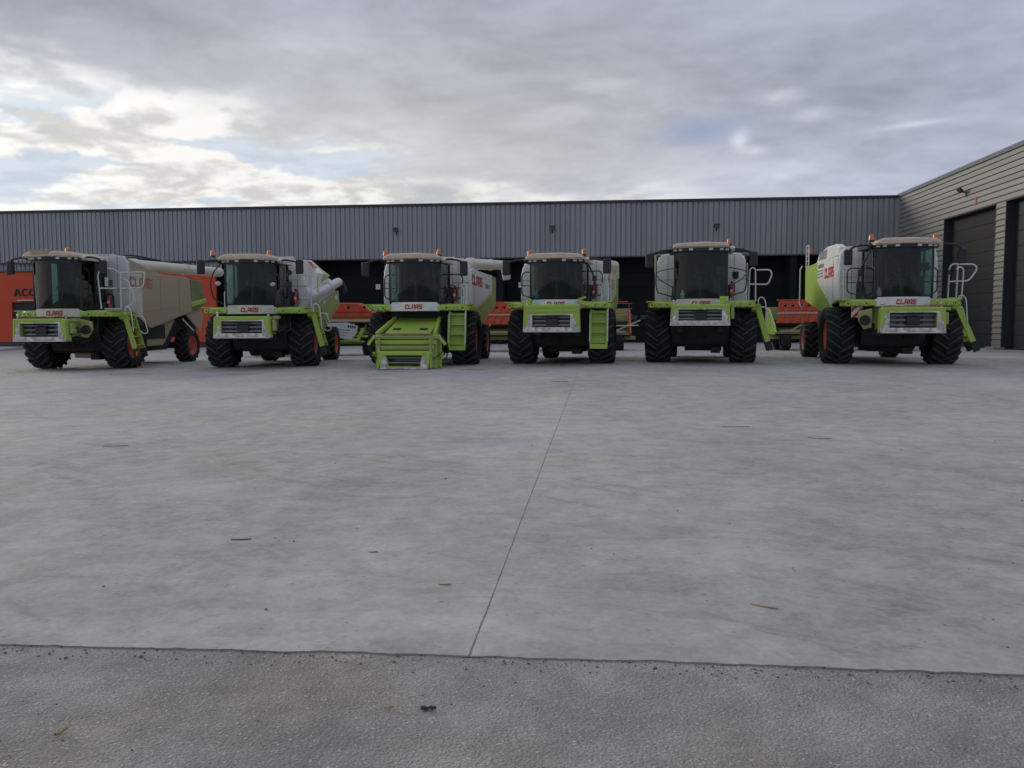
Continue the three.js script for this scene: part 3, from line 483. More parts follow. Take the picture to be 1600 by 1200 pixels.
    for (let k = 0; k < 4; k++) new B().box(1.98 - 0.1 * k, 0.105, 0.22, X, 0.985 - k * 0.16, 2.80 + k * 0.085, 0.22, 0, 0).mesh('adapter_beam', k % 2 ? green : M.greenDusty, feeder);
    for (const s of [-1, 1]) for (let k = 0; k < 3; k++) new B().box(0.05, 0.62, 0.05, X + s * (0.2 + k * 0.28), 0.72, 2.72, -0.35, 0, 0).mesh('adapter_strut', M.greenDusty, feeder);
    new B().polyZ([[-0.74 + X, 0.05], [0.74 + X, 0.05], [0.80 + X, 0.56], [-0.80 + X, 0.56]], 2.98, 3.2, 0.012, [[-0.48 + X, 0.1], [-0.54 + X, 0.43], [0.54 + X, 0.43], [0.48 + X, 0.1]]).mesh('adapter_frame', green, feeder);
    new B().box(1.2, 0.08, 0.14, X, 0.475, 3.22).mesh('adapter_lip', green, feeder);
    for (const s of [-1, 1]) {
      new B().polyZ([[X + s * 0.5, 0.09], [X + s * 0.55, 0.39], [X + s * 0.66, 0.36], [X + s * 0.73, 0.05], [X + s * 0.52, 0.04]], 3.202, 3.216, 0.003).mesh('wear_plate', M.steel, feeder);
      new B().bar([X + s * 0.77, 0.5, 3.1], [X + s * 0.99, 0.55, 2.55], 0.03, 0.9).mesh('adapter_cheek', M.greenDusty, feeder);
      for (const [a, z, h] of [[0.80, 3.12, 0.62], [0.9, 2.86, 0.8], [1.0, 2.6, 0.95]]) new B().box(0.055, h, 0.06, X + s * a, 0.04 + h / 2, z).mesh('cheek_post', green, feeder);
      new B().bar([X + s * 0.98, 1.02, 2.85], [X + s * 1.2, 0.74, 2.85], 0.05, 0.09).mesh('adapter_hook', green, feeder); new B().cyl([X + s * 1.0, 0.45, 2.7], [X + s * 1.1, 0.45, 2.7], 0.07).mesh('adapter_pin', green, feeder);
      new B().tube([[X + s * 1.05, 0.9, 2.7], [X + s * 1.25, 0.65, 2.6], [X + s * 1.15, 0.3, 2.5], [X + s * 0.95, 0.25, 2.6]], 0.022, 0.1).tube([[X + s * 0.9, 1.05, 2.6], [X + s * 1.15, 0.95, 2.75], [X + s * 1.1, 0.5, 2.85], [X + s * 0.85, 0.3, 3.05]], 0.016, 0.1).mesh('hose', M.black, feeder);
    }
    new B().box(1.46, 0.05, 0.3, X, 0.035, 3.08).mesh('skid', M.steel, feeder);
    new B().box(1.1, 0.4, 0.03, X, 0.29, 2.8).mesh('mouth_back', M.roller, feeder);
    for (const y of [0.2, 0.36]) new B().cyl([X - 0.5, y, 3.06], [X + 0.5, y, 3.06], 0.05).mesh('feed_roller', M.roller, feeder);
    const st = strawHeap(70, X - 0.5, X + 0.5, 0.12, 2.98, 3.1, r, 0.03).mesh('straw_layer', M.strawDark, feeder); st.userData.kind = 'stuff';
    const s2 = strawHeap(150, X - 0.8, X + 0.8, 1.04, 2.75, 2.9, r, 0.03).mesh('straw_layer', M.straw, feeder); s2.userData.kind = 'stuff';
    new B().polyX([[1.0, 1.56], [1.05, 1.44], [2.75, 1.02], [2.8, 1.08]], -0.66, 0.74, 0.01).mesh('top_plate', green, feeder);
    for (const s of [-1, 1]) { new B().box(0.24, 0.03, 0.2, X + s * 0.42, 1.20, 2.35, 0.3, 0, 0).mesh('plate_opening', M.dark, feeder); new B().bar([s * 0.72, 1.55, 1.2], [s * 0.9, 1.05, 2.8], 0.09, 0.14).mesh('feeder_arm', green, feeder); }
  }
  // platform with its lamps
  for (const s of [-1, 1]) {
    const p = new B().polyY(s > 0 ? [[0.78, 1.62], [1.2, 1.5], [1.68, 1.28], [1.72, 0.15], [0.8, 0.15]] : [[-0.78, 1.62], [-0.8, 0.15], [-1.5, 0.15], [-1.66, 0.95], [-1.58, 1.26], [-1.2, 1.5]], 1.79, 1.97, 0.03).box(0.9, 0.035, 1.2, s * 1.25, 1.985, 0.72).mesh('platform', green, c);
    for (const [x, z] of [[1.02, 1.575], [1.26, 1.50], [1.5, 1.385]]) { const L = new B().cyl([s * x, 1.875, z - 0.04], [s * (x + 0.012), 1.87, z + 0.008], 0.075).mesh('lamp_bowl', M.green, p); new B().cyl([s * (x + 0.01), 1.87, z + 0.005], [s * (x + 0.014), 1.868, z + 0.012], x > 1.1 && x < 1.4 ? 0.05 : 0.03).mesh('headlight', x > 1.1 && x < 1.4 ? M.lamp : M.black, p); }
  }
  // sign panel under the windscreen
  const arcStrip = (xh, ze, zm, th, y0, y1) => { const a = [], q = []; for (let i = 0; i <= 14; i++) { const u = i / 7 - 1; a.push([u * xh, ze + (zm - ze) * (1 - u * u)]); q.unshift([u * xh * 0.97, ze - th + (zm - ze) * (1 - u * u)]); } return new B().polyY([...a, ...q], y0, y1, 0.015); };
  const sign = arcStrip(0.80, 1.56, 1.84, 0.12, 1.77, 2.05).mesh('sign_panel', o.signMat ?? M.white, c);
  { const g = SIGN.clone(), p = g.attributes.position; for (let i = 0; i < p.count; i++) { const x = p.getX(i) + (o.signX ?? 0.02); p.setXYZ(i, x, p.getY(i) + 1.905, p.getZ(i) + 1.838 - 0.28 * Math.pow(x / 0.8, 2)); } put('lettering', boxUV(g), M.logo, sign); }
  // cab
  const yb = 2.06, yt = o.ct ?? 3.5;
  const cab = new B().box(1.62, 0.08, 1.5, 0, yb - 0.02, 0.85).box(1.66, yt - yb, 0.06, 0, (yb + yt) / 2, 0.12).mesh('cab_shell', M.inside, c);
  const fr = new B();
  for (const s of [-1, 1]) { fr.bar([s * 0.80, yb, 1.56], [s * 0.80, yt, 1.54], 0.055, 0.07).bar([s * 0.83, yb, 0.62], [s * 0.83, yt, 0.6], 0.05, 0.06).bar([s * 0.82, yb, 0.14], [s * 0.82, yt, 0.14], 0.09, 0.1).bar([s * 0.81, yb + 0.02, 1.55], [s * 0.82, yb + 0.02, 0.14], 0.06).bar([s * 0.81, yt - 0.03, 1.55], [s * 0.82, yt - 0.03, 0.14], 0.07); }
  fr.mesh('cab_frame', M.black, c);
  put('windscreen', pane((u, v) => [u * 0.79, mix(yb, yt - 0.02, v), 1.56 + 0.27 * (1 - u * u) + 0.03 * v], 20, 4), M.glass, c);
  for (const s of [-1, 1]) put('side_window', pane((u, v) => [s * (0.825 + 0.03 * (1 - u * u)), mix(yb + 0.02, yt - 0.04, v), 0.85 + u * 0.68], 8, 2), M.glass, c);
  new B().box(0.52, 0.16, 0.5, 0, 2.56, 0.75).box(0.5, 0.72, 0.14, 0, 2.95, 0.48, -0.12, 0, 0).box(0.3, 0.18, 0.1, 0, 3.36, 0.43).box(0.3, 0.4, 0.3, 0, 2.28, 0.75).box(0.1, 0.06, 0.4, 0.32, 2.78, 0.75).mesh('seat', M.seat, c);
  const wh = new THREE.TorusGeometry(0.2, 0.018, 6, 24).rotateX(-1.0).translate(0, 2.8, 1.22); boxUV(wh);
  new B().add(wh).bar([0, 2.08, 1.42], [0, 2.78, 1.24], 0.09).box(0.16, 0.1, 0.06, 0, 2.86, 1.34, -0.5, 0, 0).mesh('steering_column', M.black, c);
  new B().box(0.22, 0.45, 0.8, 0.5, 2.45, 0.85).bar([0.62, 2.6, 1.4], [0.62, 3.0, 1.45], 0.03).box(0.04, 0.24, 0.3, 0.62, 2.95, 1.4, 0, 0.7, 0).mesh('console', M.seat, c);
  if (o.cup) { new B().cyl([o.cup, 2.07, 1.5], [o.cup, 2.24, 1.5], 0.06, 0.07).cyl([o.cup, 2.24, 1.5], [o.cup, 2.33, 1.5], 0.035, 0.03).mesh('bottle', o.cupMat ?? M.blue, c); }
  // roof
  const roof = new B();
  roof.polyZ(o.flat ? [[-0.86, yt + 0.05], [0.86, yt + 0.05], [0.84, yt + 0.15], [0.72, yt + 0.2], [0.1, yt + 0.235], [-0.72, yt + 0.2], [-0.84, yt + 0.15]] : [[-0.90, yt + 0.03], [0.90, yt + 0.03], [0.92, yt + 0.10], [0.74, yt + 0.20], [0.2, yt + 0.235], [-0.66, yt + 0.225], [-0.84, yt + 0.16], [-0.92, yt + 0.08]], 0.1, 1.98, 0.05).box(0.5, 0.05, 0.7, -0.1, yt + 0.235, 0.8).mesh('cab_roof', M.roof, c);
  const vis = arcStrip(0.9, 1.66, 2.0, 0.3, yt - 0.06, yt + 0.05).box(1.7, 0.09, 1.5, 0, yt, 0.85).mesh('roof_visor', M.black, c);
  for (const s of [-1, 1]) { new B().polyX([[1.75, yt + 0.03], [1.5, yt + 0.12], [0.2, yt + 0.14], [0.15, yt - 0.03], [1.6, yt - 0.05]], s * 0.88, s * 1.02, 0.03).mesh('roof_side', s > 0 ? M.cream : M.black, c); }
  for (const x of [-0.78, -0.62, -0.3, 0.3, 0.62, 0.78]) new B().box(0.12, 0.075, 0.07, x, yt - 0.0, 1.99 - 0.34 * (x / 0.9) ** 2).mesh('work_light', M.lamp, vis);
  for (const [x, z] of o.beacons) { const bz = new B().cyl([x, yt + 0.14, z], [x, yt + 0.22, z], 0.07, 0.06).mesh('beacon_base', M.black, c); new B().cyl([x, yt + 0.21, z], [x, yt + 0.33, z], 0.075, 0.065, 14).sphere(x, yt + 0.33, z, 0.065, 1, 0.7, 1).mesh('beacon', M.amber, bz); }
  if (o.aerial) new B().cyl([0.25, yt + 0.24, 1.2], [0.25, yt + 0.42, 1.2], 0.012).mesh('aerial', M.black, c);
  if (o.darkSheet) new B().box(0.02, yt - yb - 0.1, 0.82, -0.8, (yb + yt) / 2, 1.12).mesh('added_dark_sheet', M.inside, c);  // added dark sheet imitates the dark reflection in the side window
  if (o.hatch) new B().polyZ([[-0.56, yt + 0.12], [-0.02, yt + 0.13], [0.06, yt + 0.27], [-0.62, yt + 0.26]], 1.9, 2.0, 0.01).mesh('roof_hatch', M.taupe, c);
  // mirrors on bent arms
  for (const s of [-1, 1]) {
    const mx = s * 1.58, my = (o.mirrorY ?? 3.24);
    const a = new B(); if (o.thickArm) a.bar([s * 0.86, yt + 0.02, 1.45], [s * 1.3, yt - 0.03, 1.5], 0.16, 0.12).bar([s * 1.28, yt - 0.03, 1.5], [mx, yt - 0.10, 1.5], 0.10, 0.08); else a.tube([[s * 0.86, yt + 0.04, 1.5], [s * 1.2, yt + 0.05, 1.62], [s * 1.5, yt - 0.01, 1.62], [mx, my + 0.1, 1.58]], 0.032, 0.1);
    if (o.longRod) a.tube([[s * 0.9, yt - 0.02, 1.6], [s * 1.18, yt - 0.35, 1.62], [s * 1.28, 2.7, 1.6], [s * 1.22, 2.25, 1.5], [s * 0.9, 2.1, 1.5]], 0.022, 0.14);
    a.mesh('mirror_arm', M.black, c);
    const m = new B(); m.add(new RoundedBoxGeometry(0.25, 0.46, 0.12, 3, 0.05).translate(mx, my, 1.56)); m.mesh('mirror', M.black, c);
    put('mirror_glass', new THREE.BoxGeometry(0.2, 0.4, 0.006).translate(mx, my, 1.497), M.mirror, m.g.length ? c.children[c.children.length - 1] : c);
  }
  if (o.roundMirror) for (const [x, y] of o.roundMirror) new B().sphere(x, y, 1.62, 0.1, 1, 0.72, 0.4).mesh('round_mirror', M.lamp, c);
  // grain tank front either side of the cab
  const tf = o.tankTop ?? 3.55, bw = o.bw ?? 1.5;
  for (const s of [-1, 1]) {
    const t = new B().polyZ(o.shoulder ? [[0.86 * s, 1.98], [1.46 * s, 1.98], [1.46 * s, 2.5], [1.24 * s, 3.24], [0.95 * s, 3.5], [0.86 * s, 3.55]] : s > 0 ? [[0.86, 1.98], [bw - 0.04, 1.98], [bw, 2.1], [bw, 2.9], [bw - 0.06, tf - 0.25], [bw - 0.22, tf - 0.03], [0.86, tf]] : [[-0.86, 1.98], [-0.86, tf], [-bw + 0.22, tf - 0.03], [-bw + 0.06, tf - 0.25], [-bw, 2.9], [-bw, 2.1], [-bw + 0.04, 1.98]], -0.38, -0.22, 0.03).mesh('front_panel', white, c);
    new B().box(0.012, tf - 2.1, 0.012, s * 1.08, (tf + 2.0) / 2, -0.212).box(bw - 0.95, 0.012, 0.012, s * (bw + 0.86) / 2, 2.75, -0.212).mesh('panel_seam', M.logoGrey, t);
    const rails = o.rails ?? 'bars';
    if (rails === 'bars') new B().tube([[s * 0.86, 3.0, 0.15], [s * 1.22, 3.0, 0.25], [s * 1.32, 2.9, 0.3], [s * 1.32, 2.3, 0.3], [s * 1.25, 2.22, 0.35], [s * 0.86, 2.12, 0.6]], 0.02, 0.06).tube([[s * 0.86, 2.55, 0.15], [s * 1.3, 2.55, 0.3]], 0.014).mesh('guard_rail', M.black, c);
    if (rails === 'arc') new B().tube([[s * 1.42, 3.5, 0.35], [s * 1.44, 2.6, 0.5], [s * 1.38, 2.3, 0.6], [s * 0.9, 2.15, 1.2]], 0.022, 0.1).tube([[s * 1.43, 2.95, 0.4], [s * 1.32, 3.0, 0.5], [s * 0.88, 3.06, 0.9]], 0.016, 0.08).tube([[s * 1.4, 2.85, 0.4], [s * 1.32, 2.72, 0.5], [s * 0.88, 2.45, 0.9]], 0.016, 0.08).mesh('guard_rail', M.black, c);
  }
  new B().box(1.9, 0.9, 0.12, 0, tf - 0.42, -0.3).mesh('tank_front', white, c);
  // body sides: (z, y) outlines
  for (const s of [-1, 1]) o.sides(s, c, { white, green, bw, r, tf });
  new B().polyX([[-0.3, 2.0], [-0.3, tf - 0.1], [E * 0.45, o.bodyTop + 0.02], [E * 0.8, o.bodyTop], [E + 0.15, o.bodyTop - 0.15], [E + 0.1, 2.3], [E * 0.62, 1.95]], -bw + 0.09, bw - 0.09, 0.03).mesh('tank_body', o.core ?? white, c);
  new B().polyX([[zr + 0.2, 2.2], [zr + 0.1, 1.55], [zr - 0.6, 1.2], [E - 0.25, 1.0], [E - 0.4, 1.5], [E, 2.6]], -0.95, 0.95, 0.03).mesh('straw_hood', M.dark, c);
  // ladder: swung out to the machine's left, or folded to face forwards
  const ladder = new THREE.Group(); ladder.name = 'ladder'; c.add(ladder);
  if (o.ladder === 'side') {
    const a = [1.78, 1.84], b = [2.2 + (o.lx ?? 0), 0.42], z0 = 0.14, z1 = 0.68, at = (t, z) => [mix(a[0], b[0], t), mix(a[1], b[1], t), z];
    for (const z of [z0, z1]) new B().bar(at(0, z), at(0.8, z), 0.05, 0.17).mesh('stringer', green, ladder);
    for (const z of [z0, z1]) new B().bar(at(0.79, z), at(1, z), 0.05, 0.19).mesh('rubber_end', M.dark, ladder);
    for (let k = 0; k < 5; k++) { const q = at(0.1 + k * 0.2, 0); new B().box(0.2, 0.035, z1 - z0 - 0.03, q[0], q[1], (z0 + z1) / 2).mesh('step', k < 4 ? green : M.dark, ladder); }
    new B().tube([[1.8, 1.85, 0.7], [1.8, 2.08, 0.72], [1.92, 2.13, 0.72], [2.02, 2.0, 0.72], [2.08, 1.3, 0.72]], 0.02, 0.09).mesh('handrail', o.ladderRail ?? M.rail, ladder); new B().tube([[1.83, 1.82, 0.1], [2.12, 1.80, 0.1], [2.28, 1.25, 0.1], [2.1, 1.2, 0.1], [2.02, 1.3, 0.1]], 0.02, 0.09).mesh('handrail', o.ladderRail ?? M.rail, ladder);
    if (o.reflector) new B().box(0.03, 0.14, 0.2, 2.2, 0.55, 0.7).mesh('reflector', M.amber, ladder);
    new B().box(0.3, 0.05, 0.75, 1.72, 1.86, 0.42).polyX([[0.75, 1.84], [0.75, 1.72], [0.4, 1.6], [0.05, 1.8], [0.05, 1.84]], 1.6, 1.76, 0.01).mesh('ladder_bracket', green, ladder);
  } else {
    const x0 = 1.06, x1 = 1.56, zt = 1.18, zb = 1.36, at = (x, t) => [x, mix(1.76, 0.56, t), mix(zt, zb, t)];
    for (const x of [x0, x1]) new B().bar(at(x, 0), at(x, 1), 0.05, 0.18).mesh('stringer', green, ladder);
    for (let k = 0; k < 4; k++) { const q = at((x0 + x1) / 2, 0.08 + k * 0.26); new B().box(x1 - x0 - 0.04, 0.04, 0.19, ...q).mesh('step', green, ladder); }
    new B().bar([(x0 + x1) / 2, 1.72, zt - 0.09], [(x0 + x1) / 2, 0.6, zb - 0.09], x1 - x0 - 0.04, 0.02).mesh('back_plate', green, ladder);
    new B().box(x1 - x0 + 0.04, 0.15, 0.04, (x0 + x1) / 2, 0.6, zb + 0.06).mesh('bottom_plate', green, ladder);
    new B().tube([[x0 - 0.03, 0.75, zb + 0.08], [x0 - 0.03, 1.7, zt + 0.1], [x0 + 0.1, 1.72, zt + 0.1]], 0.016, 0.06).mesh('handrail', M.rail, ladder); new B().tube([[x1 + 0.03, 0.75, zb + 0.08], [x1 + 0.03, 1.95, zt + 0.1], [x1 + 0.03, 2.5, zt - 0.1], [x1 - 0.02, 2.62, zt - 0.15]], 0.018, 0.08).mesh('handrail', M.rail, ladder);
  }
  for (const p of o.handrails ?? []) new B().tube(p, 0.024, 0.1).mesh('handrail', M.rail, c);
  for (const e of o.extra ?? []) e(c);
  if (o.exting) {
    const [x, y, z] = o.exting, e = thing('fire_extinguisher', o.extLabel, 'fire extinguisher', [0, 0, 0], 0, 'fire extinguishers on the harvesters');
    e.position.copy(V(x, y, z).applyAxisAngle(V(0, 1, 0), o.yaw * rad).add(c.position)); e.rotation.y = o.yaw * rad;
    new B().cyl([0, 0, 0], [0, 0.40, 0], 0.085, 0.085, 16).sphere(0, 0.4, 0, 0.085, 1, 0.7, 1).mesh('bottle', M.exting, e);
    new B().cyl([0, 0.44, 0], [0, 0.52, 0], 0.03).box(0.03, 0.03, 0.14, 0, 0.53, 0.03).tube([[0.02, 0.5, 0], [0.1, 0.46, 0.05], [0.1, 0.15, 0.06]], 0.014, 0.05).mesh('valve', M.black, e);
    new B().box(0.08, 0.09, 0.01, 0, 0.22, 0.083).mesh('paper_label', M.paper, e);
  }
  return c;
}
const sideMesh = (s, bw, pts, name, mat, parent, lift = 0, th = 0.07) => new B().polyX(pts, s * (bw - 0.09 + lift), s * (bw - 0.09 + th + lift), 0.02).mesh(name, mat, parent);
function sideLetters(s, x, y, z, W, H, mat, parent, slant = 0.12) { const g = blockLetters(W, H, 0.006, slant); g.rotateY(s * Math.PI / 2).translate(s * x, y, z); return put('lettering', boxUV(g), mat, parent); }
function sideText(s, text, size, x, y, z, mat, parent) { const g = new TextGeometry(text, { font, size, depth: 0.005, curveSegments: 3, bevelEnabled: false }); g.computeBoundingBox(); g.translate(-g.boundingBox.max.x / 2, 0, 0).rotateY(s * Math.PI / 2).translate(s * x, y, z); return put('lettering', boxUV(g), mat, parent); }
// rotary machine's side: white shield with a green rear edge that runs diagonally down to the front wheel
const lexSide = (zb, ze, yt, low, opt = {}) => (s, c, k) => {
  const bw = k.bw, wm = opt.whiteMat ?? k.white, gm = opt.greenMat ?? k.green;
  const w = sideMesh(s, bw, [[-0.32, 1.98], [-0.32, yt - 0.06], [-0.5, yt], [zb, yt + 0.04], [zb, yt - 0.62], [-1.15, 1.9]], 'side_panel', wm, c, 0.03);
  sideMesh(s, bw, [[zb - 0.012, yt + 0.04], [ze + 0.12, yt + 0.02], [ze, yt - 0.15], [ze + 0.1, 2.15], [-2.6, low], [-1.0, 1.78], [-1.16, 1.885], [zb - 0.012, yt - 0.63]], 'side_panel', gm, c, 0.028);
  new B().box(0.012, yt - 2.1, 0.014, s * (bw + 0.012), (yt + 1.95) / 2, -0.86).mesh('panel_seam', M.logoGrey, w);
  if (opt.letters !== false) sideLetters(s, bw + 0.012, yt - 0.36, opt.lz ?? -1.5, opt.lw ?? 2.3, 0.34, opt.logo ?? M.logo, w, 0.05);
  if (opt.text) sideText(s, opt.text, 0.15, bw + 0.012, yt - 0.52, -3.9, M.logoGrey, w);
  // skirt over the rear wheel
  sideMesh(s, bw - 0.15, [[-1.9, 1.6], [-1.9, 0.75], [-3.2, 0.7], [opt.zr + 0.95, 1.1], [opt.zr + 0.75, 1.55], [-3.2, 1.75]], 'skirt_panel', opt.skirt ?? M.whiteDusty, c, 0, 0.05);
};
const tubeAt = (p, q, rr, mat, spout) => (c) => {
  const t = new B().cyl(p, q, rr, rr * 0.94, 22).cyl([p[0], p[1] - 0.02, p[2] + 0.02], [mix(p[0], q[0], 0.05), mix(p[1], q[1], 0.05), mix(p[2], q[2], 0.05)], rr * 1.14, rr * 1.14, 22).cyl([p[0] - 0.35, p[1] - 0.5, p[2] + 0.1], [p[0], p[1], p[2]], rr * 1.05, rr * 1.1, 18).sphere(...p, rr * 1.1).mesh('unloading_tube', mat, c);
  new B().cyl([mix(p[0], q[0], 0.55), mix(p[1], q[1], 0.55), mix(p[2], q[2], 0.55)], [mix(p[0], q[0], 0.56), mix(p[1], q[1], 0.56), mix(p[2], q[2], 0.56)], rr * 1.12, rr * 1.12, 22).mesh('tube_collar', mat, t);
  if (spout) spout(t);
};
const YZ = { m: M };
combine({ seed: 11, x: -17.7, z: -27.45, yaw: 2, label: 'dust coated taupe sided harvester with raised feeder, leftmost of the row', wheelbase: -5.2, end: -6.2, bodyTop: 3.4, fy: [1.0, 1.72], wear: 0.15, ladder: 'side', lx: -0.03, reflector: true, belly: true,
  white: M.lavender, core: M.taupe, signMat: M.cream, straw: M.strawDark, side: 1, darkSheet: true, hatch: true, longRod: false, beacons: [[0.36, 1.5]], mirrorY: 3.4, tankTop: 3.95, ct: 3.68, rails: 'none', plate: M.steel,
  exting: [1.0, 2.08, 0.22], extLabel: 'red fire extinguisher beside the cab of the dusty leftmost harvester',
  handrails: [[[1.12, 2.05, 0.95], [1.0, 3.2, 0.9], [1.12, 3.42, 0.9], [1.4, 3.42, 0.7], [1.5, 3.3, 0.5]], [[1.04, 2.75, 0.9], [1.46, 2.75, 0.6]], [[1.2, 2.05, 0.9], [1.72, 2.05, 0.8]],
    [[1.62, 2.02, 0.62], [1.64, 3.28, 0.62]], [[1.62, 3.28, 0.62], [2.5, 3.3, 0.62], [2.42, 2.78, 0.62], [1.62, 2.74, 0.62]], [[1.68, 3.05, 0.5], [1.8, 3.02, 0.45], [1.95, 2.5, 0.4], [1.9, 2.2, 0.4], [1.7, 2.12, 0.5]]],
  sides: (s, c, k) => {
    const p = sideMesh(s, k.bw, [[-0.3, 1.95], [-0.3, 3.28], [-0.5, 3.36], [-4.6, 3.42], [-4.9, 3.3], [-5.0, 2.05], [-1.6, 1.38], [-0.7, 1.8]], 'side_panel', M.taupe, c, 0.03);
    sideMesh(s, k.bw, [[-0.31, 1.98], [-0.31, 3.25], [-0.5, 3.33], [-1.05, 3.34], [-1.05, 1.62], [-0.75, 1.85]], 'side_panel', M.whiteDusty, c, 0.036);
    sideLetters(s, k.bw + 0.018, 3.02, -1.0, 1.6, 0.36, M.faded, p);
    for (const z of [-2.4, -3.9]) new B().box(0.012, 1.3, 0.018, s * (k.bw + 0.012), 2.62, z).mesh('panel_seam', M.logoGrey, p);
    new B().bar([s * (k.bw + 0.008), 2.0, -1.2], [s * (k.bw + 0.008), 2.35, -4.95], 0.02, 0.03).mesh('panel_crease', M.taupe, p);
    sideMesh(s, k.bw, [[-5.05, 3.36], [-6.1, 3.32], [-6.35, 2.5], [-6.1, 2.25], [-5.05, 2.1]], 'rear_panel', M.greenShaded ??= paintMat([0.15, 0.19, 0.05], 0.35, 21, 0.7), c, 0.0);  // rear panel green darkened to paint in a recess shadow
    sideMesh(s, k.bw, [[-4.9, 2.42], [-6.3, 2.62], [-6.32, 2.45], [-4.95, 2.22]], 'rear_rib', M.green, c, 0.05, 0.08);
    sideMesh(s, k.bw - 0.2, [[-1.7, 1.5], [-1.7, 0.72], [-3.0, 0.74], [-4.0, 1.7], [-3.6, 1.85]], 'skirt_panel', M.taupe, c, 0, 0.05);
    sideMesh(s, k.bw - 0.15, [[-4.4, 2.0], [-4.9, 1.9], [-6.2, 1.2], [-6.5, 1.9], [-6.2, 2.3], [-5.0, 2.05]], 'rear_skirt', M.taupe, c, 0, 0.05);
    if (s > 0) new B().bar([1.42, 1.75, -4.3], [1.42, 1.25, -5.3], 0.04, 0.06).mesh('strut', M.rail, c);
  },
  extra: [tubeAt([1.12, 3.66, -1.0], [1.3, 3.84, -8.3], 0.21, M.cream), (c) => new B().tube([[0.9, 3.95, -0.6], [0.9, 4.05, -1.6], [0.95, 4.0, -3.6], [0.95, 3.8, -4.2]], 0.03, 0.1).box(0.5, 0.05, 1.8, 0.7, 3.97, -2.6).mesh('tank_lid', M.dark, c), (c) => new B().box(0.02, 0.3, 0.2, 0.88, 3.0, 0.16).mesh('warning_label', M.paper, c)] });
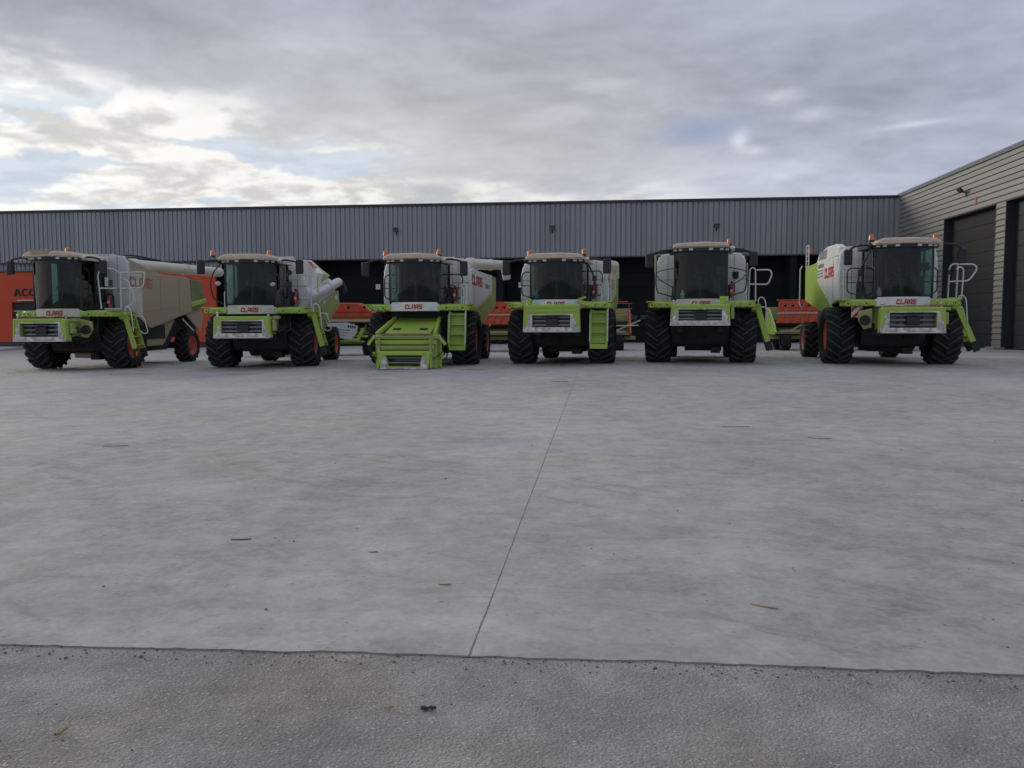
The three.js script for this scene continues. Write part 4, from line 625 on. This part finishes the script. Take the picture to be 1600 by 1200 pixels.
combine({ seed: 12, x: -11.25, z: -27.5, yaw: 6.5, label: 'harvester with white and green sloped tank and lavender unloading tube folded down its side', wheelbase: -4.9, end: -5.2, bodyTop: 3.2, fy: [1.02, 1.69], wear: 0.25, ladder: 'side', lx: -0.05, rearTrack: 1.2,
  signMat: M.whiteDusty, shoulder: true, beacons: [[-1.2, 1.5], [0.62, 1.55]], mirrorY: 3.28, tankTop: 3.72, ct: 3.44, longRod: true, rails: 'none', plate: M.steel, roundMirror: [[-1.02, 2.75], [0.72, 2.72]],
  exting: [1.08, 2.1, 0.1], extLabel: 'red fire extinguisher beside the cab of the harvester with lavender tube',
  handrails: [[[1.62, 2.0, 0.2], [1.64, 3.1, 0.2], [1.3, 3.12, 0.2], [1.2, 2.95, 0.2], [0.95, 2.95, 0.1]], [[1.0, 2.35, 0.0], [1.55, 2.3, 0.2]]],
  sides: (s, c, k) => {
    // the tank's shoulder leans inwards above a crease and tucks under below it: [z, shoulder x, y, crease x, y, lower x, y]
    const st = [[-0.3, 0.95, 3.50, 1.24, 3.25, 1.44, 2.5], [-0.9, 0.99, 3.65, 1.36, 3.26, 1.48, 2.68], [-1.5, 1.05, 3.73, 1.46, 3.27, 1.48, 2.82], [-2.3, 1.1, 3.78, 1.55, 3.28, 1.44, 2.98], [-3.1, 1.06, 3.68, 1.54, 3.29, 1.38, 3.05], [-3.8, 0.92, 3.54, 1.46, 3.31, 1.3, 3.12]];
    const loft = (q) => { const g = []; const P = q.map(([z, a, b, e, f, x, y]) => [[0.1 * s, b + 0.02, z], [a * s, b, z], [e * s, f, z], [x * s, y, z], [0.9 * s, y - 0.25, z]]); for (let i = 0; i + 1 < P.length; i++) for (let e = 0; e < 4; e++) g.push(...P[i][e], ...P[i + 1][e], ...P[i + 1][e + 1], ...P[i][e], ...P[i + 1][e + 1], ...P[i][e + 1]); for (const e of [P[0], P[P.length - 1]]) for (let i = 1; i < 4; i++) g.push(...e[0], ...e[i], ...e[i + 1]); const o = new THREE.BufferGeometry(); o.setAttribute('position', new THREE.Float32BufferAttribute(g, 3)); o.computeVertexNormals(); return boxUV(o); };
    const w = put('side_panel', loft(st.slice(0, 4)), M.white, c); put('side_panel', loft(st.slice(3)), M.green, c);
    new B().polyX([[-0.34, 2.60], [-2.5, 2.9], [-4.7, 3.0], [-4.0, 2.7], [-0.34, 2.05]], s * 1.15, s * 1.3, 0.03).mesh('tank_underside', M.greenDusty, c);
    if (s > 0) { const g = blockLetters(1.2, 0.3, 0.01, 0.1), u = V(0.15, 0.015, -0.99).normalize(), n = V(0.98, 0.87, 0.165).normalize(), v = n.clone().cross(u).normalize(); g.applyMatrix4(new THREE.Matrix4().makeBasis(u, v, u.clone().cross(v)).setPosition(1.212, 3.568, -1.3)); put('lettering', boxUV(g), M.logo, w); }
    new B().box(0.16, 0.9, 1.0, s * 1.3, 2.45, -0.75).mesh('side_panel', M.white, c);
    const g = sideMesh(s, 1.56, [[-0.3, 1.93], [-5.05, 2.78], [-5.2, 2.2], [-2.4, 1.3], [-1.0, 1.6]], 'side_panel', M.greenDusty, c, 0.0);
    new B().bar([s * 1.56, 2.0, -1.6], [s * 1.56, 1.42, -2.4], 0.02).bar([s * 1.56, 1.42, -2.4], [s * 1.56, 2.3, -5.0], 0.02).mesh('panel_crease', M.greenDusty, g);
    new B().box(0.01, 0.12, 0.25, s * 1.548, 2.25, -2.2).box(0.01, 0.16, 0.45, s * 1.548, 2.5, -4.5).mesh('sticker', M.paper, g);
  },
  extra: [(c) => new B().cyl([1.66, 2.0, -0.7], [1.66, 3.1, -0.7], 0.022).mesh('prop_rod', M.green, c), tubeAt([1.5, 2.4, -0.25], [1.52, 3.12, -5.1], 0.185, M.lavender, (t) => new B().sphere(1.52, 3.12, -5.15, 0.175).tube([[1.5, 3.22, -5.4], [1.56, 3.12, -5.75], [1.68, 2.78, -5.85]], 0.09, 0.15, 10).tube([[1.5, 3.15, -5.4], [1.6, 3.02, -5.6], [1.66, 2.7, -5.7]], 0.06, 0.12, 8).mesh('spout', M.black, t)),
    (c) => new B().cyl([1.18, 3.12, 1.2], [1.18, 3.12, 1.32], 0.08).box(0.2, 0.16, 0.1, 1.22, 2.72, 1.55).mesh('side_lamp', M.black, c)] });
combine({ seed: 13, x: -5.7, z: -27.6, yaw: -1.0, label: 'harvester with its green feeder adapter lowered onto the concrete', wheelbase: -4.6, end: -6.3, bodyTop: 3.15, fy: [0.45, 1.05], low: true, ladder: 'front', rearTrack: 1.16,
  beacons: [[-1.0, 1.3], [0.78, 1.5]], mirrorY: 3.1, tankTop: 3.58, ct: 3.34, rails: 'bars', exting: [1.02, 2.1, 0.15], extLabel: 'red fire extinguisher beside the cab of the harvester with lowered feeder adapter',
  cup: -0.6, handrails: [[[1.3, 2.0, 0.5], [1.3, 2.6, 0.4], [1.36, 2.72, 0.35], [1.46, 2.62, 0.3], [1.46, 2.0, 0.3]], [[1.4, 1.95, 0.7], [1.4, 2.5, 0.6], [1.3, 2.6, 0.5]]],
  sides: lexSide(-5.25, -6.4, 3.22, 1.36, { greenMat: M.greenDusty, text: 'LEXION 570', zr: -4.6, skirt: M.whiteDusty, lz: -1.55 }),
  extra: [tubeAt([1.24, 3.46, -1.5], [1.80, 3.78, -6.9], 0.2, M.cream, (t) => new B().sphere(1.8, 3.78, -6.9, 0.2).cyl([1.81, 3.76, -6.95], [1.84, 3.25, -7.2], 0.19, 0.17).mesh('spout', M.cream, t)), (c) => new B().box(0.02, 0.2, 0.16, 0.9, 2.78, 0.16).mesh('warning_label', M.paper, c)] });
combine({ seed: 14, x: -1.1, z: -27.6, yaw: -5.5, label: 'harvester with tall raised green feeder frame and forward folded green ladder', wheelbase: -4.7, end: -5.2, bodyTop: 3.05, fy: [1.06, 1.88], wear: 0.6, tall: true, fw: 0.86, ladder: 'front', rearTrack: 1.1, track: 1.3,
  beacons: [[-0.88, 1.3], [0.86, 1.5]], mirrorY: 3.06, tankTop: 3.42, ct: 3.24, rails: 'bars', bw: 1.45, exting: [1.05, 2.1, 0.2], extLabel: 'red fire extinguisher beside the cab of the harvester with tall feeder frame', longRod: false,
  cup: -0.62, handrails: [[[1.3, 2.0, 0.5], [1.32, 2.9, 0.2], [1.42, 3.02, 0.1], [1.58, 2.95, 0.0], [1.58, 2.0, 0.0]]],
  sides: lexSide(-3.9, -5.1, 3.05, 1.33, { whiteMat: M.cream, greenMat: M.greenDusty, logo: M.faded, zr: -4.7 }),
  extra: [tubeAt([1.2, 3.3, -1.6], [1.16, 3.64, -6.9], 0.2, M.cream, (t) => new B().sphere(1.16, 3.64, -6.9, 0.2).cyl([1.16, 3.6, -6.95], [1.18, 3.15, -7.1], 0.19, 0.17).mesh('spout', M.cream, t)),
    (c) => new B().tube([[0.95, 3.2, 1.5], [1.12, 2.9, 1.5], [1.22, 2.45, 1.5], [1.2, 2.15, 1.45], [0.92, 2.06, 1.45]], 0.028, 0.15).box(0.14, 0.16, 0.08, 1.19, 2.7, 1.52).mesh('side_rod', M.black, c),
    (c) => { for (const s of [-1, 1]) new B().bar([s * 0.72, 1.98, 1.9], [s * 1.2, 1.86, 1.75], 0.07, 0.12).bar([s * 0.7, 2.02, 1.95], [s * 0.95, 2.12, 1.8], 0.04, 0.06).mesh('hinge_bracket', M.green, c); }] });
combine({ seed: 15, x: 3.43, z: -28.2, yaw: -7, label: 'harvester facing straight out with white tank panels framed by black pipes', wheelbase: -4.8, end: -5.4, bodyTop: 3.3, fy: [1.23, 1.86], wear: 0.9, ladder: 'side', track: 1.36,
  signMat: M.cream, flat: true, thickArm: true, beacons: [[0.86, 1.2]], mirrorY: 3.26, tankTop: 3.62, ct: 3.56, rails: 'arc', exting: [0.98, 2.12, 0.2], extLabel: 'rusty red fire extinguisher on the white panel of the straight facing harvester', plate: M.steel,
  cup: -0.55, cupMat: M.paper, handrails: [[[1.52, 2.02, 0.3], [1.54, 3.02, 0.3], [1.62, 3.08, 0.3], [1.72, 3.05, 0.3], [1.74, 2.0, 0.3]], [[1.52, 2.55, 0.3], [2.12, 2.53, 0.3], [2.24, 2.85, 0.3], [2.18, 3.0, 0.3], [1.76, 3.0, 0.3]], [[1.45, 2.0, 0.3], [1.72, 2.0, 0.3]]],
  sides: lexSide(-3.7, -5.2, 3.3, 1.5, { letters: false, zr: -4.8 }),
  extra: [(c) => new B().box(0.26, 0.34, 0.2, 0.70, 1.93, 2.3).mesh('multi_coupler', M.green, c), (c) => new B().cyl([1.12, 2.85, -0.215], [1.12, 2.85, -0.19], 0.1, 0.1, 20).box(0.2, 0.14, 0.025, 1.12, 2.92, -0.2).mesh('panel_hole', M.dark, c), (c) => new B().polyX([[-0.3, 3.0], [-0.3, 3.6], [-0.5, 3.6], [-0.6, 3.0]], -1.53, -1.46, 0.01).mesh('corner_strip', M.green, c)] });
combine({ seed: 16, x: 9.16, z: -27.4, yaw: -4, label: 'big white and green sided harvester beside the workshop, rightmost of the row', wheelbase: -5.3, end: -6.1, bodyTop: 3.5, fy: [1.0, 1.73], wear: 0.3, ladder: 'side', lx: 0.2, track: 1.55, rearTrack: 1.42, side: -1, aerial: true,
  straw: M.straw, beacons: [[-0.92, 1.5], [0.92, 1.3]], mirrorY: 3.24, tankTop: 3.74, ct: 3.54, rails: 'bars', bw: 1.5, plate: M.steel, cup: -0.66, cupMat: M.paper,
  handrails: [[[1.62, 2.0, 0.35], [1.64, 2.98, 0.35], [1.72, 3.08, 0.35], [2.36, 3.06, 0.35], [2.44, 2.92, 0.35], [2.2, 2.56, 0.35], [1.62, 2.54, 0.35]], [[1.86, 2.0, 0.35], [1.88, 3.06, 0.35]], [[1.96, 2.0, 0.5], [2.0, 2.9, 0.5], [1.9, 3.0, 0.5], [1.8, 2.9, 0.5]], [[1.62, 2.03, 0.35], [2.0, 2.03, 0.35]],
    [[-1.5, 2.0, 0.1], [-1.5, 3.0, 0.1], [-1.38, 3.06, 0.1], [-1.36, 2.0, 0.1]], [[-1.5, 2.5, 0.1], [-1.36, 2.5, 0.1]]],
  sides: (s, c, k) => {
    lexSide(-3.6, -6.1, 3.42, 1.66, { zr: -5.3, letters: false, skirt: M.dark })(s, c, k);
    const w = sideLetters(s, k.bw + 0.012, 2.97, -1.5, 1.5, 0.34, M.logo, c, 0.05);
    const h = new B().polyX([[-0.34, 3.44], [-0.34, 3.72], [-0.9, 3.86], [-2.4, 3.9], [-3.6, 3.78], [-4.1, 3.44]], s * 1.2, s * 1.46, 0.04).mesh('hood_panel', M.white, c);
    const lv = new B(); for (let i = 0; i < 7; i++) lv.box(0.02, 0.028, 1.3, s * 1.463, 3.53 + i * 0.042, -2.95 + i * 0.03, 0, 0, 0); lv.mesh('louvre', M.logoGrey, h);
    for (let i = 0; i < 3; i++) new B().box(0.01, 0.035, 1.05, s * 1.518, 3.12 - i * 0.10, -3.05).mesh('stripe', M.logoGrey, c);
    sideText(s, 'LEXION 570', 0.13, 1.513, 3.22, -2.95, M.logoGrey, c);
  },
  extra: [(c) => { const L = new B(); for (const z of [-5.45, -5.95]) L.tube([[-1.5, 3.4, z], [-1.5, 4.25, z]], 0.022); L.tube([[-1.5, 4.24, -5.45], [-1.5, 4.24, -5.95]], 0.022); for (let i = 0; i < 4; i++) L.tube([[-1.5, 3.45 + i * 0.2, -5.45], [-1.5, 3.45 + i * 0.2, -5.95]], 0.016); L.tube([[-1.6, 3.5, -6.15], [-1.68, 3.4, -6.2], [-1.68, 2.0, -6.2], [-1.6, 1.92, -6.15]], 0.024, 0.08).mesh('rear_ladder', M.rail, c); },
    (c) => new B().cyl([-1.42, 3.95, -5.6], [-1.42, 4.12, -5.6], 0.09, 0.08).mesh('beacon', M.amber, c),
    (c) => new B().tube([[-0.92, 3.46, 1.5], [-1.2, 2.9, 1.45], [-1.26, 2.5, 1.42], [-1.22, 2.2, 1.4], [-0.9, 2.1, 1.4]], 0.028, 0.15).box(0.15, 0.18, 0.08, -1.2, 2.78, 1.45).mesh('side_rod', M.black, c),
    (c) => { const bd = new B().box(0.34, 0.34, 0.02, -1.22, 1.62, 1.3).mesh('warning_board', M.paper, c); const st = (a, b, e, f) => new B().polyZ([a, b, e, f].map(([x, y]) => [x - 1.22, y + 1.62]), 1.311, 1.314, 0); for (const q of [[[-0.17, -0.17], [-0.05, -0.17], [0.17, 0.05], [0.17, 0.17]], [[-0.17, -0.02], [-0.17, 0.1], [-0.1, 0.17], [0.02, 0.17]], [[0.08, -0.17], [0.17, -0.17], [0.17, -0.08], [0.17, -0.08]]]) st(...q).mesh('red_stripe', M.logo, bd); },
    (c) => new B().cyl([1.55, 2.75, 0.5], [1.55, 2.88, 0.5], 0.07).mesh('rail_lamp', M.black, c)] });
// ---------------------------------------------------------------- headers on trailers behind the row
function header(x, z, turn, L, style, hl, tl, bare = 0) {
  const y0 = groundY(x);
  const t = thing('header_trailer', tl, 'header trailer', [x, y0, z], turn, 'header trailers behind the harvesters');
  new B().box(L + 0.6, 0.16, 0.14, 0, 0.62, 0.45).box(L + 0.6, 0.16, 0.14, 0, 0.62, -0.45).box(0.12, 0.12, 1.0, -L * 0.3, 0.6, 0).box(0.12, 0.12, 1.0, L * 0.3, 0.6, 0).mesh('frame', M.greenDusty, t);
  for (const [wx, wz] of [[-L / 2 + 0.5, 0.75], [-L / 2 + 0.5, -0.75], [L / 2 - 0.5, 0.75], [L / 2 - 0.5, -0.75]]) {
    const w = new B().add(new THREE.LatheGeometry([[0.2, -0.19], [0.34, -0.22], [0.40, -0.19], [0.42, -0.1], [0.42, 0.1], [0.40, 0.19], [0.34, 0.22], [0.2, 0.19]].map(([r, q]) => new THREE.Vector2(r, q)), 24).rotateX(Math.PI / 2)).mesh('tyre', M.rubber, t); w.position.set(wx, 0.42, wz); w.rotation.y = Math.PI / 2;
    new B().cyl([0, 0, -0.12], [0, 0, 0.15], 0.2, 0.19, 16).mesh('rim', M.orangeRim, w);
  }
  for (const wx of [-L / 2 + 0.5, L / 2 - 0.5]) new B().box(0.14, 0.14, 1.5, wx, 0.45, 0).mesh('axle', M.dark, t);
  const h = thing('cutting_header', hl, 'cutting header', [x, y0 + (style === 'cover' ? 1.02 : 0.78), z], turn, 'cutting headers parked on trailers');
  new B().polyX([[-1.05, 0.1], [-1.05, 1.25], [-0.85, 1.3], [-0.75, 0.35], [-0.2, 0.12], [0.9, 0.02], [1.0, 0.08], [0.95, 0.0], [-0.6, 0.0]], -L / 2, L / 2, 0.01).mesh('trough', M.greenDusty, h);
  new B().cyl([-L / 2 + 0.1, 0.48, -0.35], [L / 2 - 0.1, 0.48, -0.35], 0.2, 0.2, 16).mesh('auger', M.dark, h);
  for (const s of [-1, 1]) new B().polyX([[-1.1, 0.0], [-1.1, 1.3], [-0.3, 1.2], [0.9, 0.5], [1.3, 0.1], [0.9, -0.05]], s * (L / 2), s * (L / 2 + 0.07), 0.02).mesh('end_plate', s < 0 ? M.green : M.red, h);
  if (style === 'fins') {                                  // two long rows of slanting red plates with dark gaps, a pale pipe between
    for (const [y, zz] of [[0.55, 0.95], [1.12, 0.75]]) {
      const n = Math.round((L - bare) / 0.36);
      const sq = new B().polyZ([[-0.18, -0.25], [0.172, -0.25], [0.172, -0.1], [0.1, 0.0], [0.172, 0.09], [0.172, 0.25], [-0.18, 0.25], [-0.18, 0.09], [-0.11, 0.0], [-0.18, -0.1]].map(([a, q]) => [a + q * 0.42, q]), -0.02, 0.03, 0.008).add(new B().polyZ([[-0.10, -0.24], [0.0, -0.24], [0.16, 0.24], [0.06, 0.24]], 0.03, 0.07, 0.01).g[0]).g; const sqm = boxUV(mergeGeometries(sq));
      for (let i = 0; i < n; i++) { const m = put('reel_plate', sqm, M.red, h); m.position.set(-L / 2 + 0.3 + i * 0.36, y + 0.2, zz - 0.02); m.rotation.x = -0.3; }
      new B().cyl([-L / 2 + 0.1, y + 0.47, zz - 0.08], [L / 2 - 0.1, y + 0.47, zz - 0.08], 0.03).mesh('reel_bar', M.red, h);
    }
    new B().cyl([-L / 2 + 0.1, 0.98, 0.92], [L / 2 - 0.1, 0.98, 0.92], 0.022).mesh('reel_pipe', M.rail, h);
    new B().tube([[L / 2 - 0.4, 1.7, 0.6], [L / 2 - 1.0, 1.72, 0.7], [L / 2 - 1.1, 1.3, 0.9]], 0.03, 0.2).mesh('hose', M.black, h);
    for (let i = 0; i < 4; i++) new B().bar([-L / 2 + 0.6 + i * L * 0.25, 0.12, 1.0], [-L / 2 + 1.3 + i * L * 0.25, 0.5, 1.05], 0.05, 0.07).mesh('reel_stay', M.greenDusty, h);
    new B().box(L - 0.4, 0.12, 0.3, 0, 0.14, 0.9).mesh('cutter_bar', M.taupe, h);
    const fr = new B(); for (let i = 0; i < 4; i++) fr.box(1.2, 0.03, 0.04, L / 2 - 0.5, 0.75 + i * 0.25, 1.02); for (const q of [-0.05, -1.05]) fr.box(0.03, 0.85, 0.04, L / 2 + q, 1.1, 1.02); fr.mesh('end_grid', M.faded, h);
    new B().bar([L / 2 - 1.6, 0.42, 1.15], [L / 2 + 0.4, 0.46, 1.1], 0.05).bar([L / 2 - 0.9, 0.1, 1.1], [L / 2 + 0.5, 0.7, 0.9], 0.05).mesh('reel_arm', M.cream, h);
  } else {                                                 // smooth red cover with a chamfered end
    const cov = new B().polyZ([[-L / 2 + 0.1, 0.72], [L / 2 - 0.25, 0.72], [L / 2 - 0.25, 0.98], [L / 2 - 0.95, 1.42], [-L / 2 + 0.1, 1.46]], 0.1, 0.9, 0.05).mesh('reel_cover', M.red, h);
    new B().box(L - 0.5, 0.03, 0.05, -0.12, 1.02, 0.905).mesh('cover_rib', M.red, cov);
    for (let i = 0; i < Math.round(L / 0.75); i++) { new B().sphere(-L / 2 + 0.5 + i * 0.75, 1.22, 0.91, 0.07, 1, 1, 0.4).mesh('cover_knob', M.dark, cov); new B().box(0.28, 0.05, 0.02, -L / 2 + 0.6 + i * 0.75, 0.86, 0.905).mesh('painted_highlight', M.faded, cov); }  // the lower row of faded bars paints highlights onto the cover
    new B().box(L - 0.4, 0.09, 0.5, 0.3, 0.60, 1.05, 0.1, 0, 0).mesh('long_board', M.taupe, h);
    new B().bar([-L / 2 + 0.5, 1.05, 1.1], [-L / 2 + 1.9, 0.45, 1.3], 0.09).bar([L / 2 - 2.4, 0.5, 1.3], [L / 2 - 3.0, 0.0, 1.3], 0.1).bar([L / 2 - 3.0, 0.1, 1.3], [L / 2 - 2.95, -0.35, 1.3], 0.14).mesh('reel_arm', M.taupe, h);
    const bd = new B().polyZ([[-0.9, 0.46], [0.2, 0.5], [0.72, 0.34], [0.66, 0.02], [0.42, -0.28], [-0.9, -0.1]], 1.32, 1.36, 0.01).mesh('number_board', M.lavender, h); bd.position.x = L / 2 - 1.55; bd.position.y = 0.02;
    const q = new B(); for (let i = 0; i < 4; i++) q.box(0.07, 0.1, 0.006, 0.28 + i * 0.1, 0.32 - i * 0.01, 1.363); for (let i = 0; i < 3; i++) q.box(1.1 - i * 0.2, 0.02, 0.006, -0.2, 0.2 - i * 0.12, 1.363, 0, 0, -0.12); q.mesh('printing', M.dark, bd);
    new B().polyZ([[-0.2, -0.3], [0.5, -0.35], [0.75, 0.25], [0.6, 0.25], [0.4, -0.2], [-0.2, -0.15]], 1.28, 1.33, 0.01).mesh('corner_guard', M.green, h).position.x = L / 2 - 1.3;
    new B().box(L, 0.1, 0.1, 0, -0.1, 1.2).box(L * 0.7, 0.06, 0.06, 0.4, -0.28, 1.25, 0, 0, -0.03).mesh('lower_bar', M.green, h);
    const rl = mulberry(77); for (let i = 0; i < 9; i++) { const a = L / 2 - 0.4 - rl() * 2.2, q = a + (rl() - 0.5) * 0.9; new B().bar([a, 0.5 - rl() * 0.2, 1.0 + rl() * 0.2], [q, -0.15 + rl() * 0.4, 1.05 + rl() * 0.2], 0.04 + rl() * 0.07, 0.06).mesh('linkage', [M.greenDusty, M.taupe, M.dark][i % 3], h); }
    const tr = new B(); for (let i = 0; i < 6; i++) tr.tube([[L / 2 - 1.2 - i * 0.35, 0.5, 1.1], [L / 2 - 1.5 - i * 0.3, 0.1, 1.2], [L / 2 - 1.1 - i * 0.4, -0.2, 1.15]], 0.025, 0.1); tr.mesh('hose', M.black, h);
  }
}
header(-13.1, -38.2, 0, 6.4, 'cover', 'red covered cutting header with pale number board seen left of the lowered adapter', 'green header trailer under the red covered header');
header(-2.4, -41.3, 0, 8.0, 'fins', 'red slatted cutting header glimpsed either side of the tall framed harvester', 'green header trailer behind the tall framed harvester', 1.1);
header(11.7, -41.3, 0, 6.6, 'fins', 'long red slatted cutting header left of the rightmost harvester', 'green header trailer with small wheels left of the rightmost harvester');
// ---------------------------------------------------------------- small things on the ground
function stalk(x, z, L, turn, mat, label, bend = 0.01, lift = 0, r = 0.0035, cat = 'straw stalk') {
  const o = new B(), a = [-L / 2, 0, 0], b = [-L * 0.1, 0, bend], d = [L / 2, 0.003, -bend * 0.5];
  o.tube([a, b, d], r, L * 0.2, 6).tube([[L * 0.1, 0.001, 0], [L * 0.32, 0.004, bend * 1.5]], r * 0.8, 0.01, 5);
  const m = o.mesh('straw_stalk', mat); m.position.set(x, groundY(x) + r * 0.8 + lift, z); m.rotation.y = turn; tag(m, label, cat, 'straws and twigs on the ground');
}
stalk(-2.15, -4.8, 0.12, 0.1, M.strawDark, 'thin dark twig left of the joint, farthest left of the stalks', 0.006);
stalk(-1.26, -4.56, 0.055, 0.05, M.straw, 'short broken straw between the dark twig and the slab joint', 0.003);
stalk(-0.74, -3.99, 0.06, 0.0, M.straw, 'short yellow straw just left of the slab joint', 0.002);
stalk(0.76, -3.78, 0.13, -0.55, M.straw, 'long pale straw right of the slab joint near the asphalt', 0.004);
stalk(-1.7, -2.42, 0.045, 1.35, M.straw, 'thick pale chaff stalk on the asphalt at lower left', 0.004, 0, 0.006);
stalk(-5.34, -8.73, 0.28, 0.12, M.strawDark, 'long dark twig far left on the concrete', 0.012);
stalk(2.48, -9.5, 0.25, -0.35, M.strawDark, 'grey brown twig far right on the concrete', 0.02);
stalk(1.73, -10.49, 0.34, 0.05, M.straw, 'pale straw in the middle distance right of the joint', 0.01);
stalk(-0.79, -18.56, 0.36, -0.1, M.straw, 'pale straw bit in front of the tall framed harvester', 0.02, 0, 0.008);
stalk(-0.69, -2.66, 0.03, 0.1, M.straw, 'tiny yellow straw bit on the asphalt below the joint', 0.002);
{ const g = new B(); for (let i = 0; i < 9; i++) g.add(new THREE.IcosahedronGeometry(0.005 + rnd() * 0.006, 1).scale(1.3, 0.6, 1).translate((rnd() - 0.5) * 0.045, 0.003, (rnd() - 0.5) * 0.018)); const m = g.mesh('dirt_clod', M.dark); m.position.set(-0.56, -0.007, -2.67); tag(m, 'small dark dirt clod on the asphalt below the slab joint', 'dirt clod'); }
for (const [x, z, w, d, label] of [[-13.7, -23.4, 1.15, 0.36, 'thin tan grain spill on concrete before the leftmost harvester'], [-9.95, -22.9, 0.95, 0.36, 'thin tan grain spill before the harvester with lavender tube'], [-9.7, -32, 2.2, 0.4, 'rust coloured grain streak behind the wheel left of the lowered adapter'], [-3.1, -24.2, 1.3, 0.22, 'thin tan grain spill right of the lowered adapter'], [1.45, -29.2, 1.2, 0.3, 'rust coloured grain streak left of the straight facing harvester'], [7.9, -34.4, 1.6, 0.5, 'brown chaff streak by the small trailer wheels']]) {
  const g = pane((u, v) => { const a = Math.PI * 2 * v, rr = (u + 1) / 2, e = 0.65 + 0.7 * fbm(Math.cos(a) * 1.6 + x, Math.sin(a) * 1.6 + z, 3); return [Math.cos(a) * rr * e * w * 0.62, 0.016 * (1 - rr * rr) * (0.5 + fbm(u * 5 + x, v * 20, 3)) - 0.001, Math.sin(a) * rr * e * d * 0.9]; }, 10, 40);
  const m = put('grain_spill', boxUV(g), M.grain, scene); m.position.set(x, groundY(x) + 0.003, z); tag(m, label, 'grain spill', 'grain spills on the concrete');
}
{ // chaff and dust-dry straw bits dropped round the wheels and swept into streaks
  const b = new B(), r = mulberry(404);
  for (let i = 0; i < 900; i++) { const [cx, cz] = [[-17.7, -27.4], [-11.2, -27.5], [-5.7, -27.6], [-1.1, -27.6], [3.4, -28.2], [9.2, -27.4], [6.2, -33]][i % 7], x = cx + (r() + r() + r() - 1.5) * 2.6, z = cz - 1.5 + (r() + r() + r() - 1.5) * 4.2; b.add(new THREE.BoxGeometry(0.03 + r() * 0.14, 0.006, 0.008 + r() * 0.012).rotateY(r() * 6).translate(x, groundY(x) + 0.004, z)); }
  const m = b.mesh('chaff', M.straw); m.userData.kind = 'stuff'; tag(m, 'loose straw bits and chaff scattered round the harvester wheels', 'chaff');
}
const renderer = new THREE.WebGLRenderer({ antialias: true });
renderer.toneMapping = THREE.LinearToneMapping; renderer.toneMappingExposure = EXPOSURE; renderer.shadowMap.enabled = true;
renderer.render(scene, camera);
